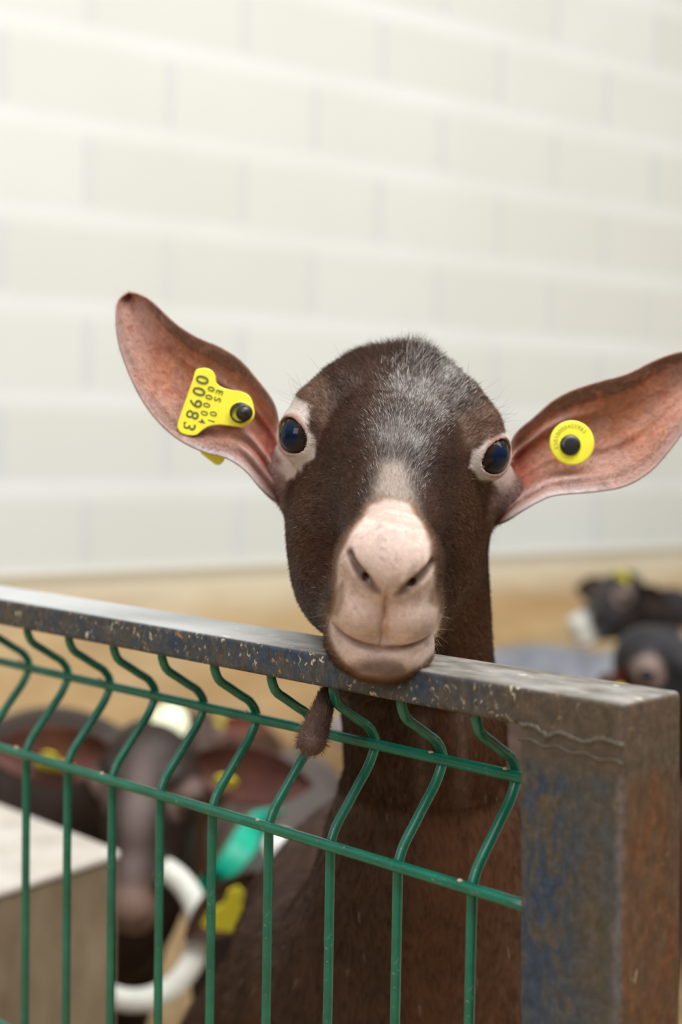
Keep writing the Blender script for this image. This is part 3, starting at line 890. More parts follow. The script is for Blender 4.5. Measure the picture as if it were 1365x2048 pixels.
    t = s @ EYE_D; rr = np.sqrt(np.maximum((s ** 2).sum(1) - t ** 2, 0))
    rim = 0.7 * sstep(1.38, 1.20, rr) * (t > 0.4) * (t < 3)
    c = c * (1 - rim[:, None]) + np.array([0.35, 0.15, 0.11]) * rim[:, None]
    # inner ear bases: pinkish grey skin
    for a_ in (earL[0], earR[0]):
        dd = np.linalg.norm(P - a_, axis=1)
        mk = sstep(0.030, 0.016, dd) * 0.75 * (1 - (q[:, 1] > -1.2) * (np.abs(q[:, 0]) < 6.4))
        c = c * (1 - mk[:, None]) + np.array([0.33, 0.22, 0.19]) * mk[:, None]
    # wattle is greyish brown, throat has two lighter bands
    wm = sstep(0.016, 0.010, np.minimum(cone(P, wb1, wc, 0, 0), 1))
    c = c * (1 - 0.8 * wm[:, None]) + np.array([0.15, 0.085, 0.065]) * 0.8 * wm[:, None]
    lo_ = py > 1390
    for cx in (845, 925):
        mk = np.exp(-(((px - cx) / 16.0) ** 2)) * sstep(1400, 1440, py) * sstep(1640, 1560, py) * (pz < 1.0) * 0.5
        c = c * (1 - mk[:, None]) + np.array([0.20, 0.13, 0.10]) * mk[:, None]
    return np.clip(c, 0.004, 0.95)

# ears traced from what the photo shows, at their own depth
def edge_curve(pts, zs, n):
    P = spline([(a, b, z) for (a, b), z in zip(pts, zs)], n)
    return np.array([W(a, b, z) for a, b, z in P])
NU = 80
backv = _F.copy()
# left in the picture
e1 = [(556, 850), (552, 822), (540, 795), (512, 758), (480, 722), (440, 696), (395, 677), (350, 648), (305, 606), (278, 590), (256, 586)]
e2 = [(578, 1012), (548, 1000), (522, 975), (490, 938), (452, 914), (410, 903), (365, 882), (325, 850), (290, 806), (262, 752), (240, 690), (234, 640), (238, 602), (256, 586)]
z1 = np.interp(np.linspace(0, 1, len(e1)), [0, 0.15, 0.6, 1], [0.868, 0.862, 0.865, 0.875])
z2 = np.interp(np.linspace(0, 1, len(e2)), [0, 0.12, 0.3, 1], [0.872, 0.850, 0.846, 0.875])
EL1 = edge_curve(e1, z1, NU); EL2 = edge_curve(e2, z2, NU)
bowlL = lambda u: 0.016 * sstep(0.0, 0.12, u) * (1 - 0.55 * sstep(0.4, 1.0, u))
VL, FL, UL = ear_shell(EL1, EL2, None, bowlL, 0.0028, backv, NU, 36, ridges=((0.30, 0.05, 0.0030, 0.75), (0.62, 0.05, 0.0070, 0.40), (0.80, 0.05, 0.0080, 0.34)))
# right in the picture
f1 = [(1018, 905), (1034, 868), (1070, 836), (1105, 805), (1145, 783), (1200, 765), (1255, 750), (1310, 723), (1345, 710), (1385, 703), (1420, 712), (1440, 735)]
f2 = [(985, 1052), (1012, 1042), (1042, 1022), (1075, 1003), (1112, 989), (1190, 982), (1250, 971), (1300, 942), (1340, 898), (1375, 850), (1410, 800), (1436, 760), (1440, 735)]
z1 = np.interp(np.linspace(0, 1, len(f1)), [0, 0.15, 0.6, 1], [0.872, 0.868, 0.868, 0.880])
z2 = np.interp(np.linspace(0, 1, len(f2)), [0, 0.12, 0.3, 1], [0.868, 0.852, 0.848, 0.880])
ER1 = edge_curve(f1, z1, NU); ER2 = edge_curve(f2, z2, NU)
bowlR = lambda u: 0.020 * sstep(0.0, 0.12, u) * (1 - 0.55 * sstep(0.4, 1.0, u))
VR, FR, UR = ear_shell(ER1, ER2, None, bowlR, 0.0028, backv, NU, 36, ridges=((0.24, 0.05, 0.0045, 0.55), (0.60, 0.04, 0.0022, 0.9), (0.84, 0.05, 0.0045, 0.55)))
def ear_color(P, uv, right=False):
    u, v, sd = uv[:, 0], uv[:, 1], uv[:, 2]
    n_ = vnoise(P, 70, 5); nm = vnoise(P, 190, 6); nf = vnoise(P, 600, 7)
    mot = 0.5 * vnoise(P, 45, 8) + 0.3 * vnoise(P, 130, 9) + 0.2 * vnoise(P, 900, 10)
    c = np.array([0.47, 0.185, 0.095]) * (0.50 + 1.0 * mot)[:, None] * (0.78 + 0.44 * nf)[:, None]
    gp = sstep(0.50, 0.68, vnoise(P, 85, 31)) * 0.35; c = c * (1 - gp[:, None]) + np.array([0.40, 0.25, 0.20]) * gp[:, None]
    tip = sstep(0.55, 0.95, u) * 0.75; c = c * (1 - tip[:, None]) + np.array([0.50, 0.29, 0.24]) * tip[:, None]
    ed = np.clip(sstep(0.16, 0.02, v) + sstep(0.80, 0.97, v), 0, 1) * 0.8 * sstep(1.0, 0.86, u)
    c = c * (1 - ed[:, None]) + (np.array([0.36, 0.24, 0.21]) * (0.7 + 0.6 * nm[:, None])) * ed[:, None]
    low = sstep(0.55, 0.8, v) * sstep(0.9, 0.3, u) * 0.45
    c = c * (1 - low[:, None]) + np.array([0.40, 0.25, 0.22]) * low[:, None]
    base = sstep(0.26, 0.10, u) * sstep(0.1, 0.3, v) * sstep(0.95, 0.7, v) * 0.8
    c = c * (1 - base[:, None]) + np.array([0.36, 0.08, 0.055]) * base[:, None]
    for v0, u1_ in (((0.62, 0.38), (0.80, 0.32)) if not right else ((0.24, 0.5), (0.84, 0.5))):
        rg_ = np.exp(-(((v - v0) / 0.035) ** 2)) * sstep(u1_, u1_ * 0.5, u) * 0.6  # pale mauve highlight painted along the raised ridges
        c = c * (1 - rg_[:, None]) + np.array([0.50, 0.38, 0.36]) * rg_[:, None]
    bl = sstep(0.70, 0.80, nm) * sstep(0.45, 0.6, u) * 0.5
    c = c * (1 - bl[:, None]) + np.array([0.35, 0.09, 0.06]) * bl[:, None]
    # veins and dark fine hair lines
    ve = np.exp(-(((v - 0.36 - 0.05 * np.sin(u * 9)) / 0.012) ** 2)) * 0.35 + np.exp(-(((v - 0.55 + 0.04 * np.sin(u * 7 + 1)) / 0.012) ** 2)) * 0.3
    ve = ve * sstep(0.15, 0.35, u)
    c = c * (1 - ve[:, None]) + np.array([0.20, 0.07, 0.05]) * ve[:, None]
    rimd = np.clip(sstep(0.10, 0.05, np.abs(v - 0.07)) , 0, 1) * (nm > 0.35) * 0.55 * sstep(0.2, 0.35, u) * sstep(0.95, 0.8, u)
    c = c * (1 - rimd[:, None]) + np.array([0.14, 0.07, 0.045]) * rimd[:, None]
    rp = sstep(0.93, 0.97, v) * sstep(0.02, 0.08, u) * sstep(0.5, 0.3, u) * 0.8
    c = c * (1 - rp[:, None]) + np.array([0.55, 0.47, 0.46]) * rp[:, None]
    bk = np.array([0.30, 0.20, 0.16]) * (0.8 + 0.5 * nm)[:, None]
    c = np.where((sd > 0.5)[:, None], bk, c)
    return np.clip(c, 0.01, 0.95)

C1 = goat_color(V1); C2 = goat_color(V2)
off = np.cumsum([0, len(V1), len(V2), len(VL)])
VV = np.concatenate([V1, V2, VL, VR]); CC = np.concatenate([C1, C2, ear_color(VL, UL), ear_color(VR, UR, True)])
FF = np.concatenate([Q1, Q2 + off[1], FL + off[2], FR + off[3]])
me = np_mesh('goat_body', local(goat, VV), FF, True, CC)
body = add('body', me, [M_coat, M_skin], goat)
mi = np.zeros(len(FF), np.int32); mi[len(Q1) + len(Q2):] = 1
pkv = (CC[Q1[:, 0], 0] > 0.3) & (V1[Q1[:, 0], 1] < HO[1] - 0.02)
mi[:len(Q1)][pkv] = 1
me.polygons.foreach_set('material_index', mi)
eye_objs(goat, HO, HR, EYE_R)
print('body verts', len(VV))

# ---- fur
def tri_sample(V, Q, n, keep):
    a, b_, c_, d_ = (V[Q[:, i]] for i in range(4))
    ar = 0.5 * np.linalg.norm(np.cross(c_ - a, d_ - b_), axis=1)
    w = ar * keep
    i = RNG.choice(len(Q), n, p=w / w.sum())
    s, t = RNG.random(n), RNG.random(n)
    return (a[i] * ((1 - s) * (1 - t))[:, None] + b_[i] * (s * (1 - t))[:, None] + c_[i] * (s * t)[:, None] + d_[i] * ((1 - s) * t)[:, None])
cen = V1[Q1].mean(1)
qc = (cen - HO) @ HR.T * 100
view = (CAM - cen); view /= np.linalg.norm(view, axis=1)[:, None]
nq = np.cross(V1[Q1[:, 2]] - V1[Q1[:, 0]], V1[Q1[:, 3]] - V1[Q1[:, 1]]); nq /= np.linalg.norm(nq, axis=1)[:, None] + 1e-12
keep = np.where((nq * view).sum(1) > -0.35, 1.0, 0.12)
keep *= np.where(cen[:, 2] < HO[2] - 0.16, 0.35, 1.0)
P = tri_sample(V1, Q1, 175000, keep)
nor = grad(goat_f, P, 0.0012)
q = (P - HO) @ HR.T * 100
s = np.c_[np.abs(q[:, 0]), q[:, 1:]] - np.array(EYE_C)
re = np.sqrt((s ** 2).sum(1)); tt = s @ EYE_D; rr = np.sqrt(np.maximum(re ** 2 - tt ** 2, 0))
ok = ~((rr < 1.32) & (tt > 0) & (re < 3))
P, nor, q = P[ok], nor[ok], q[ok]
px, py, pz = pix(P)
# flow: back over the face, fanning out from the middle of the brow
flow = np.stack([q[:, 0] * 0.10, -np.ones(len(q)), np.zeros(len(q))], 1)
flow[:, 2] -= 0.9 * sstep(2.5, 5.0, np.abs(q[:, 0])) * sstep(0.5, -2, q[:, 2])      # cheeks: hair runs down and back
flow[:, 0] += np.sign(q[:, 0]) * 0.5 * sstep(0.5, 3, np.abs(q[:, 0])) * sstep(3, 5, q[:, 2])
fw = flow @ HR
fw += 0.25 * np.stack([vnoise(P, 60, 11) - 0.5, vnoise(P, 60, 12) - 0.5, vnoise(P, 60, 13) - 0.5], 1) * 2
neckm = sstep(HO[2] - 0.14, HO[2] - 0.18, P[:, 2])
fw = fw * (1 - neckm[:, None]) + np.array([0, 0.1, -1.0]) * neckm[:, None]
T = fw - nor * (fw * nor).sum(1)[:, None]; T /= np.linalg.norm(T, axis=1)[:, None] + 1e-9
pink = sstep(-4, 6, poly_sd(px, py, PINK)) * (q[:, 1] > 4)
eyep = np.maximum(leafmask(px, py, EYEL, 8), leafmask(px, py, EYER, 8)) * (pz < 0.9)
crown = sstep(3.0, 5.2, q[:, 2]) * sstep(2, -3, q[:, 1])
L = 0.0052 + 0.0035 * crown + 0.004 * neckm
L = L * (1 - 0.72 * pink) * (1 - 0.5 * eyep) * RNG.uniform(0.7, 1.25, len(P))
tuft = np.exp(-(((px - 835) / 34) ** 2)) * sstep(760, 715, py) * (pz < 1.0)
L += 0.008 * tuft * RNG.random(len(P))
lift = 0.22 + 0.25 * crown + 0.5 * tuft + 0.15 * RNG.random(len(P))
D = T + nor * lift[:, None] + RNG.normal(size=P.shape) * (0.12 + 0.22 * crown + 0.2 * tuft)[:, None]
D /= np.linalg.norm(D, axis=1)[:, None]
bend = -nor * 0.12 + RNG.normal(size=P.shape) * 0.05
Ch = goat_color(P, hair=True)
rad = np.where(pink > 0.5, 0.000065, np.where(Ch[:, 0] > 0.3, 0.000085, 0.00010)) * RNG.uniform(0.8, 1.2, len(P))
kp = (RNG.random(len(P)) > 0.25 * pink)
Ch = np.where((pink > 0.5)[:, None], np.clip(Ch * RNG.uniform(0.55, 1.2, len(P))[:, None], 0, 0.9), Ch)
P, D, L, rad, Ch, bend, nor = P[kp], D[kp], L[kp], rad[kp], Ch[kp], bend[kp], nor[kp]
L = np.where(Ch[:, 0] > 0.3, L * 0.8, L)
fur = hair_mesh('fur', P - nor * 0.0003, D, L, rad, Ch, bend, M_hair, goat); fur['kind'] = 'stuff'
cen2 = V2[Q2].mean(1); vw = CAM - cen2; vw /= np.linalg.norm(vw, axis=1)[:, None]
nq2 = np.cross(V2[Q2[:, 2]] - V2[Q2[:, 0]], V2[Q2[:, 3]] - V2[Q2[:, 1]]); nq2 /= np.linalg.norm(nq2, axis=1)[:, None] + 1e-12
k2 = ((nq2 * vw).sum(1) > -0.3) * (cen2[:, 2] > 0.5) * sstep(2.1, 1.35, cen2[:, 1]) ** 1.5
P4 = tri_sample(V2, Q2, 60000, k2); g4 = grad(goat_f, P4, 0.002)
f4 = np.array([0, 0.1, -1.0]) + 0.5 * (np.stack([vnoise(P4, 30, 14), vnoise(P4, 30, 15), vnoise(P4, 30, 16)], 1) - 0.5)
T4 = f4 - g4 * (f4 * g4).sum(1)[:, None]; T4 /= np.linalg.norm(T4, axis=1)[:, None]
D4 = T4 + g4 * 0.3 + RNG.normal(size=P4.shape) * 0.12; D4 /= np.linalg.norm(D4, axis=1)[:, None]
h4 = hair_mesh('chest_fur', P4 - g4 * 0.0005, D4, RNG.uniform(0.007, 0.013, len(P4)), np.full(len(P4), 0.00016), goat_color(P4, True), -g4 * 0.1 + RNG.normal(size=P4.shape) * 0.05, M_hair, goat); h4['kind'] = 'stuff'
# whiskers around the lips, lashes and stray hairs
wp = []; wdn = []; wl = []
P2 = tri_sample(V1, Q1, 30000, (np.abs(qc[:, 0]) > 1.6) * (qc[:, 1] > 8.5) * (qc[:, 2] < -5) * 1.0)[:150]
g2 = grad(goat_f, P2, 0.0012); d2 = g2 + RNG.normal(size=P2.shape) * 0.25 + np.array([0, 0, -0.25]); d2 /= np.linalg.norm(d2, axis=1)[:, None]
P3 = tri_sample(V1, Q1, 4000, (np.abs(qc[:, 0]) > 3.4) * (np.abs(qc[:, 1]) < 3) * (qc[:, 2] > 1.6) * 1.0)[:60]
g3 = grad(goat_f, P3, 0.0012); d3 = g3 + RNG.normal(size=P3.shape) * 0.3; d3 /= np.linalg.norm(d3, axis=1)[:, None]
PP = np.concatenate([P2, P3]); DD = np.concatenate([d2, d3])
LL = np.concatenate([RNG.uniform(0.003, 0.010, len(P2)), RNG.uniform(0.006, 0.016, len(P3))])
CW = np.concatenate([np.tile([0.45, 0.33, 0.22], (len(P2), 1)), np.tile([0.10, 0.07, 0.05], (len(P3), 1))])
wo = hair_mesh('whiskers', PP, DD, LL, np.full(len(PP), 0.00007), CW, RNG.normal(size=PP.shape) * 0.12, M_hair, goat); wo['kind'] = 'stuff'
# short down on the ears
for (V_, F_, U_, rt) in ((VL, FL, UL, False), (VR, FR, UR, True)):
    nfr = (80 - 1) * 35
    Fq = F_[:nfr]
    uu = U_[Fq[:, 0]]
    k_ = np.where((uu[:, 1] < 0.14) | (uu[:, 1] > 0.84), 2.0, 0.8) * np.linalg.norm(np.cross(V_[Fq[:, 2]] - V_[Fq[:, 0]], V_[Fq[:, 3]] - V_[Fq[:, 1]]), axis=1)
    ii = RNG.choice(len(Fq), 16000, p=k_ / k_.sum())
    st = RNG.random((16000, 2))
    a, b_, c_, d_ = (V_[Fq[ii, j]] for j in range(4))
    Pe = a * ((1 - st[:, 0]) * (1 - st[:, 1]))[:, None] + b_ * (st[:, 0] * (1 - st[:, 1]))[:, None] + c_ * (st[:, 0] * st[:, 1])[:, None] + d_ * ((1 - st[:, 0]) * st[:, 1])[:, None]
    ue = U_[Fq[ii, 0]]
    tipd = V_[Fq[ii, 3]] - a; tipd2 = V_[Fq[ii, 1]] - a
    ax_dir = (V_[-1] - V_[0]); ax_dir = ax_dir / np.linalg.norm(ax_dir)
    De = ax_dir * 0.9 - backv * 0.5 + RNG.normal(size=Pe.shape) * 0.25
    De[:, 2] += np.where(ue[:, 1] < 0.1, 0.7, np.where(ue[:, 1] > 0.9, -0.6, 0))
    De /= np.linalg.norm(De, axis=1)[:, None]
    ce = ear_color(Pe, np.c_[ue[:, :2], np.zeros(len(ue))]) * RNG.uniform(0.5, 1.4, len(Pe))[:, None]
    eo = hair_mesh('ear_fur', Pe, De, RNG.uniform(0.0012, 0.0034, len(Pe)), np.full(len(Pe), 0.00006), np.clip(ce, 0, 1), RNG.normal(size=Pe.shape) * 0.1, M_hair, goat)
    eo['kind'] = 'stuff'

# ---- ear tags
def text_mesh(body_, size, bold=0.0):
    cu = bpy.data.curves.new('t', 'FONT'); cu.body = body_; cu.size = size; cu.extrude = 0.00008; cu.align_x = 'CENTER'; cu.align_y = 'CENTER'
    cu.offset = bold
    o = bpy.data.objects.new('t', cu); COL.objects.link(o)
    dg = bpy.context.evaluated_depsgraph_get(); dg.update()
    me = bpy.data.meshes.new_from_object(o.evaluated_get(dg))
    V = np.zeros(len(me.vertices) * 3); me.vertices.foreach_get('co', V); V = V.reshape(-1, 3)
    T = [tuple(p.vertices) for p in me.polygons]
    bpy.data.objects.remove(o); bpy.data.curves.remove(cu); bpy.data.meshes.remove(me)
    tri = []
    for t in T:
        for k in range(1, len(t) - 1): tri.append((t[0], t[k], t[k + 1]))
    return V, np.array(tri)
def extrude_poly(pts3, nrm, th):
    """closed outline (n,3) -> slab of thickness th along nrm"""
    n = len(pts3); c = pts3.mean(0)
    b = MB()
    A = pts3; B_ = pts3 + nrm * th
    sh = 0.0006
    inA = A + (c - A) / np.linalg.norm(c - A, axis=1)[:, None] * sh - nrm * 0.0004
    V = np.concatenate([inA, A, B_, [c - nrm * 0.0004, c + nrm * th]])
    q = [(i, (i + 1) % n, n + (i + 1) % n, n + i) for i in range(n)] + [(n + i, n + (i + 1) % n, 2 * n + (i + 1) % n, 2 * n + i) for i in range(n)]
    t = [(3 * n, (i + 1) % n, i) for i in range(n)] + [(3 * n + 1, 2 * n + i, 2 * n + (i + 1) % n) for i in range(n)]
    b.put(V, q, t); return b
# flag tag: plane slightly turned
zt = 0.858
def TP(px, py, extra=0.0): return W(px, py, zt + extra + (px - 430) * 0.00001)
outline = [(398, 737), (412, 736), (424, 741), (431, 752), (433, 765), (443, 774), (462, 780), (482, 783), (497, 790), (505, 803), (508, 820), (505, 838), (494, 850), (482, 854), (462, 852), (440, 850), (418, 853), (403, 862), (393, 870), (378, 871), (362, 866), (355, 855), (357, 842), (370, 805), (385, 762), (391, 742)]
O3 = spline([(a, b) for a, b in outline] + [outline[0]], 90)[:-1]
O3 = np.array([TP(a, b) for a, b in O3])
ft = extrude_poly(O3, _F, 0.0016)
# raised boss around the stud
sc_ = TP(484, 826)
ft.lathe([(0.0078, 0.0008), (0.0078, 0.0), (0.0072, -0.0010), (0.0060, -0.0014), (0.0, -0.0014)], sc_ , _F, 32)
ftag = ft.build('ear_tag', M_yellow, goat, smooth=False, world=True)
ftag['label'] = 'yellow flag tag marked 00983 in the ear on the left'
sb = MB(); sb.lathe([(0.0062, -0.0012), (0.0064, -0.0030), (0.0060, -0.0040), (0.0052, -0.0043)], sc_ + _R * (-0.0008), _F, 32)
sb.lathe([(0.0052, -0.0040), (0.0040, -0.0043), (0.0036, -0.0060), (0.0034, -0.0100), (0.0026, -0.0112), (0.0, -0.0116)], sc_ + _R * 0.0012, _F - _R * 0.12, 28)
so = sb.build('stud', M_black, ftag, world=True); so.matrix_parent_inverse = Matrix.Identity(4)
# the other half of the tag shows below the ear
o2 = [(386, 893), (398, 892), (420, 904), (450, 911), (444, 926), (434, 930), (425, 925), (400, 905)]
S2 = spline(o2 + [o2[0]], 40)[:-1]
bt = extrude_poly(np.array([W(a, b - (0 if b > 905 else 16), 0.885) for a, b in S2]), _F, 0.0016)
bo = bt.build('tag_back', M_yellow, ftag, smooth=False, world=True)
# lettering: reads downward, tops to the right
rd = np.array([-0.27, -0.963]); rd /= np.linalg.norm(rd)     # reading direction (image right, up)
upd = np.array([-rd[1], rd[0]])
if upd[0] < 0: upd = -upd
RD = _R * rd[0] + _U * rd[1]; UPD = _R * upd[0] + _U * upd[1]
lm = MB()
def letter_line(txt, px, py, size, spacing, bold):
    c = TP(px, py) - _F * 0.00055
    n = len(txt)
    for i, ch in enumerate(txt):
        if ch == ' ': continue
        V, T = text_mesh(ch, size, bold)
        V = V.copy(); V[:, 0] += (i - (n - 1) / 2) * spacing
        lm.put(c + V[:, :1] * RD + V[:, 1:2] * UPD - V[:, 2:3] * _F, None, T)
mm = 0.858 / FPX
letter_line('00983', 390.5, 806, 36 * mm, 24.2 * mm, 0.00010)
letter_line('00004', 413, 810, 20 * mm, 16.8 * mm, 0.00004)
letter_line('ES 01', 430.5, 813, 20 * mm, 15.0 * mm, 0.00004)
lm.build('lettering', M_ink, ftag, smooth=False, world=True)
# round button tag
bc = W(1144, 886, 0.862); bax = -_F + _R * 0.06 + _U * 0.02; bax /= np.linalg.norm(bax)
bm = MB(); Rb = 45 * 0.862 / FPX
bm.lathe([(0.0, 0.0), (Rb, 0.0), (Rb, 0.0012), (Rb * 0.97, 0.0017), (Rb * 0.90, 0.0019), (Rb * 0.5, 0.0019), (0.0, 0.0019)], bc, bax, 56)
btag = bm.build('ear_tag', M_yellow, goat, world=True); btag['label'] = 'round yellow button tag in the ear on the right'
sm = MB(); rs = 20.5 * 0.862 / FPX
sm.lathe([(rs, 0.0015), (rs * 1.02, 0.0030), (rs * 0.93, 0.0040), (rs * 0.5, 0.0045), (0.0, 0.0046)], bc - _R * 0.0014 - _U * 0.0014, bax, 32)
sm.build('stud', M_black, btag, world=True)
lm = MB(); txt = 'ES010000400983'
u1 = _R - bax * (_R @ bax); u1 /= np.linalg.norm(u1); u2 = np.cross(bax, u1); u2 = u2 if u2 @ _U > 0 else -u2
for i, ch in enumerate(txt):
    ang = math.radians(196 - i * 11.8)
    V, T = text_mesh(ch, 0.0036)
    rdir = math.cos(ang) * u1 + math.sin(ang) * u2; tdir = math.sin(ang) * u1 - math.cos(ang) * u2
    lm.put(bc + bax * 0.0020 + rdir * Rb * 0.74 + V[:, :1] * tdir + V[:, 1:2] * rdir + V[:, 2:3] * bax, None, T)
lm.build('lettering', M_ink2, btag, smooth=False, world=True)

# ------------------------------------------------ the rest of the herd, behind
M_collar_g = plain('green_collar', (0.0, 0.42, 0.26), 0.45, 0, 60, 0.15)
M_collar_w = plain('white_collar', (0.80, 0.80, 0.72), 0.5, 0, 60, 0.08)
M_white = plain('white_tag', (0.88, 0.88, 0.86), 0.4, 0, 60, 0.05)
M_cream = plain('cream_tag', (0.88, 0.90, 0.62), 0.4, 0, 60, 0.05)
root_f = {}
def herd_goat(label, O, Rm, withers, heading, base_col, muzzle_col, streak_col, tags=(), group='goats of the herd behind the gate', ears=True, earred=(0.22, 0.06, 0.05), size=1.0, eartilt=0.0):
    heading = np.asarray(heading, float); heading /= np.linalg.norm(heading)
    side = np.array([heading[1], -heading[0], 0.0])
    root = empty('goat', (withers[0], withers[1], 0.0), 0, label, 'goat', group)
    nb = O + np.array([0, -4.0, -4.5]) * size / 100 @ Rm
    chest = np.asarray(withers) + heading * 0.12 * size + np.array([0, 0, -0.15]) * size
    mid = (nb + chest) / 2 + np.array([0, 0, 0.02])
    def f(P):
        q = (P - O) @ Rm.T * 100.0 / size
        d = head_f(q.astype(np.float32), True) * size / 100
        d = smin(d, smin(cone(P, nb, mid, 0.055 * size, 0.062 * size), cone(P, mid, chest, 0.062 * size, 0.10 * size), 0.03), 0.03)
        return smin(d, goat_body_f(P, np.asarray(withers, float), heading, side, size), 0.05)
    h1 = 0.0032
    lo_ = O - 0.20 * size; hi_ = O + 0.20 * size
    Va, Qa = surface_nets(f, lo_, hi_, h1)
    pts = np.array([withers + heading * 0.4, withers - heading * 0.95, O - 0.1, O + 0.1])
    l2 = pts.min(0) - 0.2; h2 = pts.max(0) + 0.2; l2[2] = -0.01; h2[2] = max(withers[2], O[2]) + 0.15
    Vb, Qb = surface_nets(lambda P: np.maximum(f(P) + 0.0006, -(np.abs(P - O).max(1) - 0.19 * size)), l2, h2, 0.011)
    # drop the cap of the coarse part inside the head box
    cb_ = np.abs(Vb[Qb].mean(1) - O).max(1)
    Qb = Qb[cb_ > 0.195 * size]
    def colr(P):
        q = (P - O) @ Rm.T * 100 / size
        n_ = vnoise(P, 30, 21); nm = vnoise(P, 110, 22)
        c = np.asarray(base_col)[None] * (0.7 + 0.6 * n_[:, None])
        inh = (np.abs(P - O).max(1) < 0.2)
        st = np.exp(-((q[:, 0] / 2.1) ** 2)) * sstep(-6, 0, q[:, 1]) * sstep(15, 9, q[:, 1]) * (q[:, 2] > -5) * inh * 0.8
        c = c * (1 - st[:, None]) + np.asarray(streak_col) * st[:, None]
        mz = sstep(9.0, 12.0, q[:, 1]) * inh
        c = c * (1 - mz[:, None]) + np.asarray(muzzle_col) * mz[:, None]
        ey = sstep(3.2, 2.2, np.linalg.norm(np.c_[np.abs(q[:, 0]), q[:, 1:]] - np.array([5.0, 0.3, 0.4]), axis=1)) * inh * 0.6
        c = c * (1 - ey[:, None]) + np.array([0.40, 0.28, 0.24]) * ey[:, None]
        return c
    parts = [(Va, Qa, colr(Va)), (Vb, Qb, colr(Vb))]
    if ears:
        for sx in (-1, 1):
            nu = 30
            t = np.linspace(0, 1, nu)
            ln = 15.0
            dirv = np.array([sx * math.cos(0.12 + eartilt), 0.10, -math.sin(0.12 + eartilt) * 0.6]); dirv /= np.linalg.norm(dirv)
            rootp = np.array([sx * 4.6, -4.0, -0.6])
            wid = 3.3 * np.sin(PI * np.clip(0.10 + 0.9 * t, 0, 1) ** 1.15) ** 0.8 + 0.5 * (1 - t)
            cen_ = rootp + dirv * (t * ln)[:, None]
            upv = Rm @ np.array([0, 0, 1.0]); upv = upv - dirv * (upv @ dirv); upv /= np.linalg.norm(upv)
            E1 = O + (cen_ + upv * wid[:, None]) * size / 100 @ Rm; E2 = O + (cen_ - upv * wid[:, None]) * size / 100 @ Rm
            bk = -Rm[1] * np.array([1, 1, 0]); bk = bk / np.linalg.norm(bk)
            v_, f_, u_ = ear_shell(E1, E2, None, lambda u: 0.014 * sstep(0, 0.15, u) * (1 - 0.5 * u), 0.003, bk, nu, 12)
            cc = np.where((u_[:, 2] > 0.5)[:, None], np.asarray(base_col) * 1.2, np.asarray(earred) * (0.8 + 0.5 * vnoise(v_, 80, 3))[:, None])
            parts.append((v_, f_, cc))
    n0 = 0; VV_ = []; FF_ = []; CC_ = []
    for v_, f_, c_ in parts:
        VV_.append(v_); FF_.append(f_ + n0); CC_.append(c_); n0 += len(v_)
    me_ = np_mesh('herd_goat_body', local(root, np.concatenate(VV_)), np.concatenate(FF_), True, np.concatenate(CC_))
    add('body', me_, M_coat, root)
    eye_objs(root, O, Rm, EYE_R, n=12) if size == 1.0 else None
    for (kind, lx, ly, lz, r, mtl) in tags:
        c = O + np.array([lx, ly, lz]) * size / 100 @ Rm
        ax_ = np.array([0, 1.0, 0.2]) @ Rm
        tb = MB()
        if kind == 'round':
            tb.lathe([(0, 0), (r, 0), (r, 0.002), (r * 0.9, 0.003), (0, 0.003)], c, ax_, 28)
        else:
            x_ = np.array([1.0, 0, 0]) @ Rm; z_ = np.array([0, 0, 1.0]) @ Rm
            ol = [(-1, 0.8), (-0.8, 1), (0.8, 1), (1, 0.8), (0.85, 0.2), (0.35, -0.3), (0.3, -0.9), (0, -1.15), (-0.3, -0.9), (-0.35, -0.3), (-0.85, 0.2)]
            P_ = np.array([c + x_ * a_ * r + z_ * (-b_) * r * 1.15 for a_, b_ in ol])
            tb = extrude_poly(P_, -ax_ / np.linalg.norm(ax_), 0.002)
        to = tb.build('ear_tag', mtl, root, smooth=False, world=True)
    root_f[root.name] = f
    return root, nb, mid, chest
def collar(root, c, axis, r, w, mtl, sq=(1.0, 1.0), name='collar', th_=0.003):
    ax_ = np.asarray(axis, float); ax_ /= np.linalg.norm(ax_)
    u = np.cross(ax_, (0, 0, 1)); u /= np.linalg.norm(u); v = np.cross(ax_, u)
    n = 48; b = MB(); th = np.arange(n) * 2 * PI / n
    rings = []
    for rr, hh in ((r, -w / 2), (r + th_, -w / 2), (r + th_, w / 2), (r, w / 2)):
        rings.append(c + hh * ax_ + rr * (np.cos(th)[:, None] * u * sq[0] + np.sin(th)[:, None] * v * sq[1]))
    V = np.concatenate(rings)
    q = [(i * n + k, i * n + (k + 1) % n, ((i + 1) % 4) * n + (k + 1) % n, ((i + 1) % 4) * n + k) for i in range(4) for k in range(n)]
    b.put(V, q); o = b.build(name, mtl, root, world=True)
    return o

WB = (np.array([1.0, 0, 0]), np.array([0, 0, 1.0]), np.array([0, 1.0, 0]))
# left goat looking down towards the fence
O2 = W(290, 1586, 1.66); R2 = head_frame(math.radians(56), math.radians(4), math.radians(-4), WB)
g2_, nb2, mid2, ch2 = herd_goat('dark brown goat with greyish blaze and white neck collar, head lowered beside the pale ledge', O2, R2, np.array([O2[0] - 0.17, O2[1] + 0.27, 0.695]), (0.9, -0.5, 0),
    (0.030, 0.016, 0.012), (0.20, 0.12, 0.09), (0.24, 0.18, 0.165),
    tags=(('flag', -11.2, -2.0, 1.2, 0.026, M_yellow), ('round', 9.2, -2.4, 0.2, 0.014, M_yellow)), earred=(0.11, 0.038, 0.028), eartilt=-0.35)
co2 = collar(g2_, W(272, 1862, 1.64), (0.15, -0.86, 0.35), 0.060, 0.030, M_collar_w, (1.0, 1.05), th_=0.025); co2['label'] = 'wide white neck collar'
